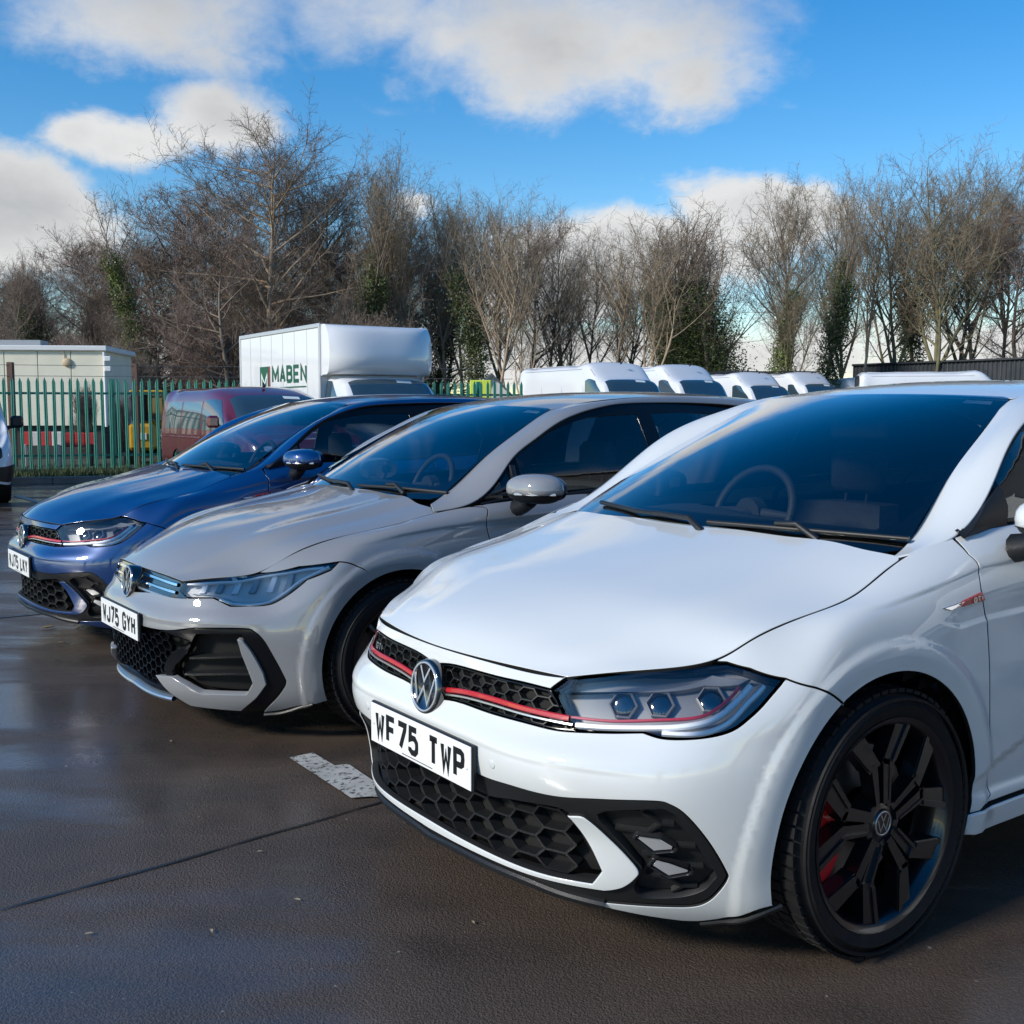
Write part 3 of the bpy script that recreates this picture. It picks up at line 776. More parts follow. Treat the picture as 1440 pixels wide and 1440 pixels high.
    topp = [(.79, 1.10, .99), (.748, 1.33, 1.12), (.688, 1.6, 1.27), (.612, 1.90, 1.358), (.598, 2.6, 1.388), (.602, 3.1, 1.362), (.615, 3.4, 1.30), (.615, 3.65, 1.2)]
    G = []
    for a, b in zip(bel, topp):
        a = np.array(a); b = np.array(b); G.append([a+(b-a)*q+np.array((.020*4*q*(1-q), 0, 0)) for q in (-.05, .25, .5, .75, 1.04)])
    glass = Patch(G, flip=1, nu=80, nv=30)
    return dict(wrap=wrap, hood=hood, screen=screen, roof=roof, rail=rail, glass=glass, arch=(AX, AZ, AR))
def hexgrille(mb, patch, loop, cw, ch, x0, x1, z0, z1, lift=-.012, bw=.0035, depth=.02, skew=0.0, ox=0, oz=0):
    loop = np.array(loop); E = set(); seg = []
    nx = int((x1-x0)/(cw*.75))+3; nz = int((z1-z0)/ch)+3
    for i in range(-1, nx):
        for j in range(-1, nz):
            cx = x0+ox+i*cw*.75; cz = z0+oz+j*ch+(ch/2 if i % 2 else 0)
            c = [(cx-cw/2, cz), (cx-cw/4, cz+ch/2), (cx+cw/4, cz+ch/2), (cx+cw/2, cz), (cx+cw/4, cz-ch/2), (cx-cw/4, cz-ch/2)]
            for k in range(6):
                a, b = c[k], c[(k+1) % 6]; key = tuple(sorted(((round(a[0], 3), round(a[1], 3)), (round(b[0], 3), round(b[1], 3)))))
                if key in E: continue
                E.add(key); seg.append((a, b))
    m = 3; UV = []; 
    for a, b in seg:
        pts = [(a[0]+(b[0]-a[0])*t/m, a[1]+(b[1]-a[1])*t/m) for t in range(m+1)]
        if not all(x0-.03 < p[0] < x1+.03 and z0-.03 < p[1] < z1+.03 for p in pts): continue
        uv = [patch.front(x+skew*z, z) for x, z in pts]
        if any(q is None for q in uv): continue
        UV.append(uv)
    UV = np.array(UV); ins = pip(UV.reshape(-1, 2), loop).reshape(len(UV), m+1); NN = patch.nrm(UV.reshape(-1, 2)).reshape(len(UV), m+1, 3); PP = patch.pt(UV.reshape(-1, 2)).reshape(len(UV), m+1, 3)+NN*lift
    for e in range(len(UV)):
        for k in range(m):
            if not (ins[e, k] and ins[e, k+1]): continue
            P = PP[e, k:k+2]; N = NN[e, k:k+2]; t = P[1]-P[0]; t /= np.linalg.norm(t)+1e-9
            wd = np.cross(N[0], t)
            V = [P[0]+wd*bw, P[0]-wd*bw, P[1]-wd*bw, P[1]+wd*bw, P[0]+wd*bw*2.2-N[0]*depth, P[0]-wd*bw*2.2-N[0]*depth, P[1]-wd*bw*2.2-N[1]*depth, P[1]+wd*bw*2.2-N[1]*depth]
            mb.add(V, [(0, 3, 2, 1), (0, 4, 7, 3), (1, 2, 6, 5)], smooth=False)
    return mb
def ribbon(mb, patch, uv, w, lift, thick=.004):
    """raised bead following uv points"""
    uv = np.array(uv); P = patch.pt(uv); N = patch.nrm(uv); n = len(uv)
    t = np.gradient(P, axis=0); t /= np.linalg.norm(t, axis=1, keepdims=True); s = np.cross(N, t)
    V = []; 
    for a, l in ((-.5, lift-thick), (-.5, lift), (-.3, lift+thick*.6), (.3, lift+thick*.6), (.5, lift), (.5, lift-thick)):
        V.append(P+s*w*a+N*l)
    V = np.concatenate(V); F = [(k*n+i, k*n+i+1, (k+1)*n+i+1, (k+1)*n+i) for k in range(5) for i in range(n-1)]
    mb.add(V, F, smooth=False); return mb
def inner_shell(parent, wrap, arches, offs=-.085):
    def sk(c): return any(math.hypot(c[1]-y, c[2]-z) < r+.01 and abs(c[0]) > .5 for y, z, r in arches)
    mb = grid_surf(wrap, 150, 24, offs, skip=sk); mb.build('inner_structure', M_DARK, parent)
    for y, z, r in arches:
        for s in (-1, 1):
            m = MB(); V = []; n = 30; xs = [.50, .60, .72, .80]
            for k in range(n):
                a = math.radians(-12+204*k/(n-1))
                for x in xs: V.append((s*x, y+(r+.012)*math.cos(a), z+(r+.012)*math.sin(a)))
            q = len(xs); m.add(V, [(i*q+j, i*q+j+1, (i+1)*q+j+1, (i+1)*q+j) for i in range(n-1) for j in range(q-1)])
            V = [(s*.5, y, z)]+[(s*.5, y+(r+.012)*math.cos(math.radians(-12+204*k/(n-1))), z+(r+.012)*math.sin(math.radians(-12+204*k/(n-1)))) for k in range(n)]
            m.add(V, [(0, k, k+1) for k in range(1, n)]); m.build('wheel_liner', M_DARK, parent)
def door_mirror(parent, base, side, paint, s=1.0, ind=True):
    """cap, lower shell, foot and glass; grows outward from base on the door"""
    m = empty('door_mirror', base, 0, parent)
    def shell(z0, z1, mb, k=1.0):
        nu, nv = 22, 12; V = []
        for i in range(nu+1):
            a = math.pi*2*i/nu
            for j in range(nv+1):
                b = -math.pi/2+math.pi*j/nv
                cx = math.copysign(abs(math.cos(a))**.75, math.cos(a))*math.cos(b)**.7; cz = math.copysign(abs(math.sin(a))**.8, math.sin(a))*math.cos(b)**.7
                dd = math.sin(b)
                x = .140+.125*cx*k; z = .052+.062*cz*k; y = (-.105*max(0, -dd)+(.060*dd if dd > 0 else 0))*k+.018*cx
                V.append((side*x*s, y*s, min(max(z, z0), z1)*s))
        w = nv+1; F = [(i*w+j, i*w+j+1, (i+1)*w+j+1, (i+1)*w+j) for i in range(nu) for j in range(nv)]
        if side > 0: F = [f[::-1] for f in F]
        mb.add(V, F)
    mb = MB(); shell(.032, 1, mb); mb.build('mirror_cap', paint, m)
    mb = MB(); shell(-1, .0315, mb, .985); mb.tube([(side*-.01, .01, -.035), (side*.05*s, .0, -.02), (side*.10*s, -.005, .0)], [.04, .034, .03], 10); mb.build('mirror_base', M_PLASTIC, m)
    mb = MB()
    a = np.linspace(0, 2*math.pi, 25)[:-1]
    V = [(side*(.140+.112*math.copysign(abs(math.cos(t))**.75, math.cos(t)))*s, .062*s, (.052+.050*math.copysign(abs(math.sin(t))**.8, math.sin(t)))*s) for t in a]
    mb.add(V, [tuple(range(24))]); mb.build('mirror_glass', M_CHROME, m)
    if ind:
        mb = MB(); mb.tube([(side*.05*s, -.072*s, .034*s), (side*.13*s, -.104*s, .034*s), (side*.21*s, -.078*s, .034*s), (side*.262*s, -.004*s, .034*s)], .006, 6); mb.build('indicator_strip', M_REFLECTOR_Y, m)
    return m
def body_common(car, SU, paint, prm):
    """bonnet, windscreen, roof, rails, side windows: shared by both kinds of hatchback"""
    # bonnet
    ho, sc, ro, ra, gl = (SU[k] for k in ('hood', 'screen', 'roof', 'rail', 'glass'))
    b = 1e-4; u0, u1, v0h, v1h = ho.ku[0]+b, ho.ku[-1]-b, ho.kv[0]+b, ho.kv[-1]-b
    # rounded rear corners
    rr = .03; corner = [(u1-rr+rr*math.cos(a), v1h-rr+rr*math.sin(a)) for a in np.linspace(0, math.pi/2, 8)]
    left = [(u, v0h) for u in np.linspace(0, u1, 24)]+[(u1, v) for v in np.linspace(v0h, v1h-rr, 36)[1:]]+corner+[(0, v1h)]
    panel('bonnet', ho, sym(left), paint, car, step=.022, depth=.025, gap=.0028, rnd=.0018)
    # windscreen
    sk0, sk1 = sc.ku[0], sc.ku[-1]; vv0, vv1 = sc.kv[0], sc.kv[-1]
    wl = [(0, vv0+.002), (sk1-.05, vv0+.002), (sk1-.015, vv0+.02), (sk1-.004, vv0+.06)]+[(sk1-.004, v) for v in np.linspace(vv0+.1, vv1-.05, 12)]+[(sk1-.012, vv1-.02), (sk1-.04, vv1-.006), (0, vv1-.006)]
    wl = sym(wl)
    panel('windscreen', sc, wl, M_GLASS, car, step=.05, wall=False, gap=.002)
    inn = [(0, vv0+.115), (sk1-.10, vv0+.115), (sk1-.055, vv0+.16), (sk1-.036, vv0+.24)]+[(sk1-.034, v) for v in np.linspace(vv0+.3, vv1-.12, 8)]+[(sk1-.06, vv1-.05), (0, vv1-.045)]
    mb = MB(); surf(mb, sc, wl, [sym(inn)], step=.04, lift=-.004, wall=False, gap=.003); mb.build('windscreen_frit', M_FRIT, car)
    mb = MB(); surf(mb, sc, [(sk1-.17, vv1-.075), (sk1-.17, vv1-.035), (sk1-.065, vv1-.035), (sk1-.06, vv1-.075)], step=.03, lift=-.006, wall=False, gap=0); mb.build('windscreen_sticker', M_STICKER, car)
    mb = MB(); surf(mb, sc, [(-.09, vv1-.16), (-.13, vv1-.02), (.13, vv1-.02), (.09, vv1-.16)], step=.03, lift=-.007, wall=False, gap=0); mb.build('camera_housing', M_DASH, car)
    # scuttle under the screen
    mb = MB(); V = []; hwd, cy, cz, dy = prm['scuttle']
    for x in np.linspace(-hwd, hwd, 15):
        t = abs(x)/hwd; V += [(x, cy+dy*t*t, cz-.018-.01*t*t), (x, cy+.055+dy*t*t, cz-.022-.012*t*t), (x, cy+.13+dy*t*t, cz-.005-.01*t*t)]
    mb.add(V, [(i*3+j, (i+1)*3+j, (i+1)*3+j+1, i*3+j+1) for i in range(14) for j in range(2)]); mb.build('scuttle_panel', M_PLASTIC, car)
    ssc = lambda u, v, l: tuple((sc.pt([(u, v)])[0]+sc.nrm([(u, v)])[0]*l))
    wiper(car, [ssc(.10, vv0+.02, .005), ssc(.05, vv0+.045, .03), ssc(-.10, vv0+.06, .022)], [ssc(-.46, vv0+.085, .012), ssc(-.2, vv0+.065, .014), ssc(.02, vv0+.06, .014)])
    wiper(car, [ssc(.42, vv0+.03, .005), ssc(.36, vv0+.06, .032), ssc(.30, vv0+.065, .024)], [ssc(.10, vv0+.055, .012), ssc(.35, vv0+.058, .014), ssc(.62, vv0+.06, .012)])
    # roof, rails
    panel('roof', ro, [(ro.ku[0], ro.kv[0]+.004), (ro.ku[-1], ro.kv[0]+.004), (ro.ku[-1], ro.kv[-1]), (ro.ku[0], ro.kv[-1])], paint, car, step=.05, gap=.001)
    panel('headlining', ro, [(ro.ku[0]*.97, ro.kv[0]+.03), (ro.ku[-1]*.97, ro.kv[0]+.03), (ro.ku[-1]*.97, ro.kv[-1]-.03), (ro.ku[0]*.97, ro.kv[-1]-.03)], M_HEADLINE, car, step=.1, lift=-.03, wall=False)
    rv = ra.kv; v_in, v_out = rv[1], rv[3]
    railp = [(u, v_in) for u in np.linspace(ra.ku[0]+.002, ra.ku[-1], 40)]+[(u, v_out) for u in np.linspace(ra.ku[-1], ra.ku[0]+.002, 40)]
    panel('roof_rail', ra, railp, paint, car, both=True, step=.03, depth=.03, rnd=.004, gap=.0)
    # side glass area
    gu, gv = gl.ku, gl.kv; gvt = gl.kv[-1]-.012; gvb = gl.kv[0]+.012
    # black frame with two window openings and the mirror triangle
    nears = gl.nears
    rim_out = [(u, gvb) for u in np.linspace(gu[0]+.24, gu[-1]-.05, 40)]+[(u, gvt) for u in np.linspace(gu[-1]-.05, gu[0]+.24, 40)]
    top_at = lambda y: float(np.interp(y, *prm['top']))
    def win(y0, y1):
        ys = np.linspace(y0, y1, 14); b = [(.79, y, prm['belt'](y)) for y in ys]; t = [(.66, y, top_at(y)) for y in ys[::-1]]
        return nears(b)+nears(t)
    w1 = win(*prm['win'][0]); w2 = win(*prm['win'][1])
    mb = MB(); surf(mb, gl, rim_out, [w1, w2], step=.04, lift=-.012, depth=.01, gap=0); both(mb, 'window_frame', M_PIANO, car)
    for nm, w_, m in (('front_side_window', w1, M_SIDEGLASS), ('rear_side_window', w2, M_PRIVACY)):
        mb = MB(); surf(mb, gl, w_, step=.06, lift=-.016, wall=False, gap=-.004); both(mb, nm, m, car)
    mb = MB(); ribbon(mb, gl, [(u, gvb+.006) for u in np.linspace(gu[0]+prm['seal0'], gu[-1]-.1, 30)], .016, -.002, .006); both(mb, 'waist_seal', M_PLASTIC, car)
    # rear screen / tail closure
    rt, rl, rp = prm['tail']
    mb = MB(); V = [(-rt[0], rt[1], rt[2]), rt, rl, (-rl[0], rl[1], rl[2])]
    mb.add(V, [(0, 3, 2, 1)]); mb.build('rear_screen', M_PRIVACY, car)
    mb = MB(); mb.add([rt, rl]+rp, [tuple(range(2+len(rp)))]); both(mb, 'rear_pillar', paint, car)
POLO = dict(scuttle=(.70, .93, .99, .13), top=([1.12, 1.33, 1.6, 1.9, 2.6, 3.1, 3.4, 3.6], [1.0, 1.105, 1.25, 1.335, 1.362, 1.335, 1.27, 1.18]),
            belt=lambda y: 1.035+.02*(y-1.3), win=((1.42, 2.24), (2.36, 3.12)), seal0=.28,
            tail=((.47, 3.71, 1.355), (.60, 3.93, 1.06), [(.72, 3.70, 1.08), (.62, 3.55, 1.25), (.49, 3.70, 1.33)]))
def build_polo(name, loc, th, paint, plate_text, camw, lit_wheel=True):
    car = empty(name, (loc[0], loc[1], 0), th)
    SU = build_polo.S; wr, ho, sc, ro, ra, gl = (SU[k] for k in ('wrap', 'hood', 'screen', 'roof', 'rail', 'glass')); AX, AZ, AR = SU['arch']
    on = lambda p, pts: camw.on(p, pts)
    F = lambda x, z: tuple(wr.front(x, z))
    ctr = lambda px, py: (0.0, on(wr, [(px, py)])[0][1])
    def arc(a0, a1, n=28, yc=AX): return [tuple(wr.side(yc-AR*math.sin(a), AZ+AR*math.cos(a))) for a in np.linspace(a0, a1, n)]
    shut = on(wr, [(1105, 954), (1150, 968), (1187, 991)])
    sp = wr.pt([shut[-1]])[0]; a0 = math.atan2(AX-sp[1], sp[2]-AZ)
    lampbot = crv(on(wr, [(812, 1029), (860, 1030.5), (904, 1030), (930, 1038), (960, 1039.5), (1000, 1036), (1030, 1027.5), (1057, 1007.5), (1082, 981), (1100, 960), (1105, 954)]), 4, corners=(2,))
    grl = crv([F(0, .578)]+on(wr, [(640, 985.5), (688, 1002), (735, 1015), (780, 1026), (812, 1029)]), 4)
    arch_f = arc(a0, math.radians(112))
    bot = crv([arch_f[-1]]+on(wr, [(1060, 1282), (1010, 1293), (970, 1296), (925, 1291), (880, 1283), (840, 1274), (806, 1265.5)]), 4)
    blk = crv(on(wr, [(806, 1265), (855, 1270), (930, 1275.5), (972, 1275.5), (994, 1269), (1012, 1252.5), (1022.5, 1237), (1021, 1226), (995, 1182.5), (965, 1147.5), (942, 1132.5), (918, 1127.5), (842, 1125), (780, 1121), (720, 1106), (680, 1093)])+[F(.15, .444), F(0, .443)], 5)
    bumper = sym(grl+lampbot+shut[1:]+arch_f+bot+blk)
    zl_ = lambda o: (lambda y: float(np.interp(y, [.62, .82, 1.0, 1.2, 1.9, 2.6, 3.4], [.86, .872, .902, .938, .962, .985, .995]))+o)
    zb_ = lambda o: (lambda y: float(np.interp(y, [.95, 1.08, 1.2, 2.6], [.815, .79, .80, .84]))+o)
    fpt = feature_points(wr, AX, AZ, (.380, .390, .400, .412, .424, .436, .440, .444, .448, .452, .456, .462), -math.radians(118), math.radians(112), 120,
                         [(.64, 1.6, 110, zl_(o)) for o in (-.024, -.016, -.011, -.007, -.003, .001, .006)]+[(.96, 1.6, 80, zb_(o)) for o in (-.012, -.007, -.003, .003, .007, .012)])
    panel('front_bumper', wr, bumper, paint, car, step=.013, depth=.015, extra=fpt)
    # strip between bonnet and grille
    vt = wr.kv[-1]-1e-4
    Etop = [(float(wr.near(p)[0]), vt) for p in [(0, .052, .714), (.12, .056, .714), (.25, .070, .713), (.36, .098, .713), (.464, .130, .712)]]
    gup = crv([F(0, .667)]+on(wr, [(640, 935.5), (697, 951), (738, 960), (774, 969)]), 4)
    strip = crv(Etop, 5)+gup[::-1]
    panel('bonnet_strip', wr, sym(strip[:len(strip)]), paint, car, step=.02, depth=.01)
    # upper grille
    gend = on(wr, [(776, 970), (783, 984), (796, 1013), (811, 1029)])
    gpath = gup+gend[1:]+grl[::-1][1:]
    gloop = sym(gpath)
    panel('grille_backing', wr, gloop, M_DARK, car, step=.03, lift=-.03, gap=0, wall=False)
    mb = MB(); hexgrille(mb, wr, gloop, .060, .030, -.53, .53, .54, .74, lift=-.010, bw=.0016, depth=.012); mb.build('grille_mesh', M_PLASTIC, car)
    gi = np.array(gloop); cen = gi.mean(0)
    mb = MB(); surf(mb, wr, gloop, [list(cen+(gi-cen)*np.array([.985, .80]))], step=.02, lift=-.004, depth=.02); mb.build('grille_surround', M_PIANO, car)
    red = crv([F(.02, .604)]+on(wr, [(650, 972.5), (690, 982.5), (735, 996), (800, 1010)]), 5); sil = crv([F(.02, .5935)]+on(wr, [(650, 980), (690, 990.5), (735, 1004), (805, 1019)]), 5)
    for nm, r, w, m in (('red_trim_strip', red, .013, M_RED), ('silver_trim_strip', sil, .0065, M_SATIN)):
        mb = MB(); ribbon(mb, wr, r, w, -.001); both(mb, nm, m, car)
    # GTI letters in the grille on the driver's side (right of the car)
    def surf_letters(text, uvc, h, cw, gap, sw, lift, m, nm, patch=wr, along=None, narrow={'I': .5}):
        c = patch.pt([uvc])[0]; n = patch.nrm([uvc])[0]
        t = np.array(along, float); t -= n*(t@n); t /= np.linalg.norm(t); up = np.cross(n, t)
        Mx = Matrix(((t[0], up[0], n[0], c[0]+n[0]*lift), (t[1], up[1], n[1], c[1]+n[1]*lift), (t[2], up[2], n[2], c[2]+n[2]*lift), (0, 0, 0, 1)))
        mb = MB(); lettering(mb, text, h, cw, gap, sw, Mx, 0, narrow=narrow); return mb.build(nm, m, car)
    surf_letters('GTI', F(-.345, .650), .020, .021, .004, .0045, .002, M_SATIN, 'grille_badge', along=(1, 0, 0))
    # lower black trim with openings
    cop = crv([F(0, .425)]+on(wr, [(672, 1116), (720, 1128), (777, 1138), (797, 1146), (830, 1190), (848, 1226), (836, 1245), (758, 1230), (674, 1196)])+[ctr(597, 1153)], 5, corners=(4, 6, 7))
    fog = crv(on(wr, [(840, 1149), (920, 1142), (940, 1145), (955, 1158), (985, 1201), (1006, 1232), (1002, 1241), (987, 1255), (955, 1264), (905, 1264), (893, 1249), (904, 1225), (888, 1204)]), 4, closed=True)
    lip = crv([blk[0]]+on(wr, [(786, 1261), (730, 1241), (648, 1203)])+[ctr(600, 1177)], 5)
    trim = sym(blk[::-1]+lip[1:])
    panel('lower_bumper_trim', wr, trim, M_PLASTIC, car, holes=[sym(cop), fog, mir(fog)], step=.02, lift=-.006, depth=.035)
    mb = MB(); hexgrille(mb, wr, sym(cop), .108, .052, -.52, .52, .25, .46, lift=-.022, bw=.0028, depth=.03, oz=.01); mb.build('lower_grille_mesh', M_PLASTIC, car)
    panel('lower_grille_backing', wr, sym(cop), M_DARK, car, step=.03, lift=-.055, gap=0, wall=False)
    # front lip: a lower bead of black
    mb = MB(); ribbon(mb, wr, [q for q in crv([ctr(600, 1171)]+on(wr, [(648, 1196), (730, 1234), (790, 1257), (850, 1272)]), 6)], .022, .002, .012); both(mb, 'front_lip', M_PLASTIC, car)
    mb = MB(); ribbon(mb, wr, crv(on(wr, [(985, 1300), (1030, 1297), (1070, 1287), (1100, 1275)]), 5), .016, .0, .006); both(mb, 'wheel_spat', M_PLASTIC, car)
    blade = crv([ctr(597, 1147)]+on(wr, [(674, 1190), (758, 1225), (833, 1240.5), (846, 1224), (830, 1190), (797.5, 1145), (817.5, 1146), (831, 1154), (855, 1175), (885, 1205), (899.5, 1224), (895, 1235), (877.5, 1247.5), (855, 1252), (835, 1250), (758, 1234), (674, 1201)])+[ctr(597, 1160)], 5, corners=(3, 4, 6))
    panel('painted_blade', wr, sym(blade), paint, car, step=.02, lift=.006, depth=.02, rnd=.003)
    # fog-lamp panels
    for lp, sg in ((fog, 1), (mir(fog), -1)):
        panel('fog_lamp_panel', wr, lp, M_PLASTIC, car, step=.025, lift=-.032, gap=0, wall=False)
    mb = MB(); hexgrille(mb, wr, fog, .13, .055, .45, .80, .22, .45, lift=-.020, bw=.003, depth=.014, oz=.012, ox=-.01); both(mb, 'fog_panel_ribs', M_PLASTIC, car)
    for q in ([(893, 1183), (898, 1179), (927, 1183), (947, 1195), (945, 1200), (918, 1202)], [(915, 1221), (922, 1212), (942, 1217), (970, 1227), (968, 1232), (940, 1237)]):
        lp = on(wr, q); mb = MB(); surf(mb, wr, lp, step=.012, lift=-.010, depth=.02, rnd=.002); both(mb, 'fog_lamp', M_REFLECTOR_Y, car)
        c = np.array(lp); ce = c.mean(0); big = [tuple(p) for p in ce+(c-ce)*1.28]
        mb = MB(); surf(mb, wr, big, [lp], step=.012, lift=-.006, depth=.02); both(mb, 'fog_lamp_bezel', M_LAMPBLK, car)
    # head lamps
    top = on(wr, [(800, 951.5), (890, 943), (1000, 932), (1022, 931), (1055, 940), (1105, 954)])
    hl = crv(top, 4, corners=(2, 3))[:-1]+lampbot[::-1]+gend[::-1][1:]
    cH = np.array(hl).mean(0)
    for lp in (hl, mir(hl)):
        h = panel('headlamp', wr, lp, M_LENS, car, step=.025, lift=-.003, wall=False, gap=.004)
        sg = 1 if lp is hl else -1
        mb = MB(); surf(mb, wr, lp, step=.03, lift=-.055, gap=0, wall=False); mb.build('lamp_bowl', M_REFL, h)
        L = np.array(lp); ce = L.mean(0)
        mb = MB(); surf(mb, wr, lp, [inset(wr, lp, .006)], step=.02, lift=-.010, depth=.045, gap=.004); mb.build('lamp_bezel', M_LAMPBLK, h)
        def q(pts): r = on(wr, pts); return r if sg > 0 else mir(r)
        mb = MB()
        drl = crv(q([(808, 1019), (860, 1022), (930, 1022), (985, 1016), (1015, 1003), (1035, 985), (1056, 962)]), 5); ribbon(mb, wr, drl, .015, -.010, .01)
        drl2 = crv(q([(930, 1030), (985, 1031), (1020, 1019), (1050, 990), (1075, 963)]), 5); ribbon(mb, wr, drl2, .013, -.010, .01)
        mb.build('daytime_light', M_LED, h)
        mb = MB(); ribbon(mb, wr, crv(q([(800, 1008), (860, 1013), (930, 1011), (985, 1006), (1012, 992), (1040, 964)]), 5), .007, -.008, .006); mb.build('red_accent', M_RED, h)
        panel('lamp_ledge', wr, q([(785, 975), (1000, 940), (1060, 948), (1040, 958), (990, 957), (800, 975)]), M_REFL, h, step=.03, lift=-.03, depth=.02)
        for k, (px, py) in enumerate(((872, 988), (925, 983), (1000, 974))):
            uv = on(wr, [(px, py)])[0]; uv = uv if sg > 0 else (-uv[0], uv[1]); P = wr.pt([uv])[0]; N = wr.nrm([uv])[0]
            T = Matrix.Translation(P-N*.045) @ Vector(N).to_track_quat('X', 'Z').to_matrix().to_4x4()
            mb = MB(); mb.lathe([(.036, -.005), (.035, .008), (.031, .010), (.029, .006)], 6, T, smooth=False); mb.build('projector_bezel', M_REFL, h)
            mb = MB(); mb.lathe([(.029, .005), (.024, .008), (.014, .010), (.0001, .0105)], 20, T); mb.build('projector_lens', M_GLOSSBLK, h)
    # wings
    dl = crv(on(wr, [(1363, 780), (1374, 790), (1380, 829), (1388, 871.5), (1391.5, 923), (1393, 1015), (1393, 1117)]), 4, corners=(1,)); y0_ = float(wr.pt([dl[0]])[0][1])
    E3 = [(.69, .375, .760), (.735, .465, .810), (.755, .617, .850), (.765, .79, .886), (.765, .92, .925), (.752, .985, .957), (.76, 1.10, .985), (.772, y0_, 1.004)]
    Es = crv([(float(wr.near(p)[0]), vt) for p in E3], 4)
    ws_end = tuple(wr.side(AX+AR*math.sin(math.radians(107)), AZ+AR*math.cos(math.radians(107))))
    archr = arc(a0, -math.radians(104), 40)
    lamptop = on(wr, [(1105, 954), (1055, 940), (1022, 931)])
    fend = lamptop+Es+dl[0:]+archr[::-1]+shut[::-1][1:-1]
    panel('front_wing', wr, fend, paint, car, both=True, step=.012, depth=.012, extra=fpt, gap=.0024)
    # doors, sill, quarters (side projection)
    Sd = lambda y, z: tuple(wr.side(y, z))
    dl_b = dl[-1]
    vb = vt
    def belt(ys): return [(float(wr.near((.78, y, 1.03))[0]), vb) for y in ys]
    fd = dl+[Sd(1.25, .285)]+[Sd(y, .285) for y in np.linspace(1.3, 2.2, 8)]+[Sd(2.27, .32), Sd(2.29, .6), Sd(2.30, .9)]+belt(np.linspace(2.30, y0_+.002, 10))
    panel('front_door', wr, fd, paint, car, both=True, step=.013, extra=fpt)
    rd = [Sd(2.305, .9), Sd(2.295, .6), Sd(2.275, .32), Sd(2.32, .285)]+[Sd(y, .285) for y in np.linspace(2.4, 2.85, 4)]+[Sd(2.93, .36), Sd(3.0, .55), Sd(3.10, .72), Sd(3.2, .85)]+belt(np.linspace(3.22, 2.31, 8))
    panel('rear_door', wr, rd, paint, car, both=True, step=.03)
    rc = [Sd(3.205, .85), Sd(3.105, .72), Sd(3.005, .55), Sd(2.98, .40)]
    ar2 = [Sd(3.362-AR*math.sin(a), AZ+AR*math.cos(a)) for a in np.linspace(math.radians(80), -math.radians(100), 30)]
    um = wr.ku[-1]-1e-3; v0 = wr.kv[0]+1e-3
    qt = rc+ar2+[(float(wr.near((.79, 3.76, .26))[0]), v0), (um, v0), (um, vt)]+belt([3.7, 3.5, 3.22])
    panel('rear_quarter', wr, qt, paint, car, both=True, step=.04)
    sill = [Sd(1.155, .222), Sd(1.16, .279)]+[Sd(y, .279) for y in np.linspace(1.2, 2.9, 10)]+[Sd(2.97, .279), Sd(2.97, .21)]+[Sd(y, .21) for y in np.linspace(2.9, 1.2, 10)]
    panel('sill', wr, sill, paint, car, both=True, step=.04, lift=.012, rnd=.006)
    # side badge
    bs = on(wr, [(1324, 856), (1342, 850), (1358, 843.5), (1350, 853.5), (1336, 859)])
    mb = MB(); surf(mb, wr, bs, step=.01, lift=.004, depth=.006, gap=0, rnd=.002); both(mb, 'wing_badge', M_CHROME, car)
    bs = on(wr, [(1344, 850), (1380, 832.5), (1384, 844), (1352, 853.5)])
    mb = MB(); surf(mb, wr, bs, step=.01, lift=.004, depth=.006, gap=0, rnd=.0015); both(mb, 'wing_badge_red', M_RED, car)
    surf_letters('GTI', on(wr, [(1373, 842)])[0], .014, .014, .003, .003, .0075, M_CHROME, 'wing_badge_letters', along=(0, 1, .12))
    body_common(car, SU, paint, POLO)
    gl_ = SU['glass']
    tri = gl_.nears([(.79, 1.19, 1.003), (.79, 1.27, 1.004), (.79, 1.40, 1.008), (.77, 1.41, 1.07), (.755, 1.40, 1.128), (.765, 1.31, 1.075), (.775, 1.235, 1.030), (.78, 1.195, 1.010)])
    mb = MB(); surf(mb, gl_, tri, step=.03, lift=.004, gap=0, depth=.03, rnd=.002); both(mb, 'mirror_triangle', M_PLASTIC, car)
    # emblem, plate, sensors
    vw_emblem(car, .018, .609, .067)
    plate(car, plate_text, -.004, .4595)
    for x in (-.322, .322):
        c = wr.pt([F(x, .4855)])[0]; n = wr.nrm([F(x, .4855)])[0]
        mb = MB(); mb.lathe([(.0105, -.002), (.0105, .0012), (.0095, .0016), (.0001, .0016)], 20, Matrix.Translation(c) @ Vector(n).to_track_quat('X', 'Z').to_matrix().to_4x4()); mb.build('parking_sensor', paint, car)
    inner_shell(car, wr, [(AX, AZ, AR), (3.362, AZ, AR)])
    mb = MB(); mb.box((0, 2.1, .21), (.62, 1.6, .02)); mb.build('underbody', M_DARK, car)
    for s in (-1, 1):
        tyre_wheel(car, s*.765, AX, .329, .262, .205, s, 'polo', steer=.0, rot=.42)
        tyre_wheel(car, s*.765, 3.362, .329, .262, .205, s, 'polo', rot=.9)
        dm = door_mirror(car, (s*.86, 1.335, 1.005), s, paint, 1.0)
        if s < 0: dm.rotation_euler = (0, 0, math.radians(-92)); dm.location = (-.79, 1.40, 1.0)     # folded in
    interior(car, .98, .985, 1.37, .70, 1.95, 2.85, 1.42)
    return car
build_polo.S = polo_surfaces()
M_WHITE = mat('white_car_paint', (.70, .725, .72), .45, spec=.1, coat=1, croughness=.02)
M_BLUE = mat('blue_metallic_paint', (.0, .038, .17), .38, metal=.25, coat=1, croughness=.02)
CW = CarCam(-.244, 2.8495, -.9608)
wc = build_polo('hatchback_car', (-.244, 2.8495), -.9608, M_WHITE, 'WF75 TWP', CW)
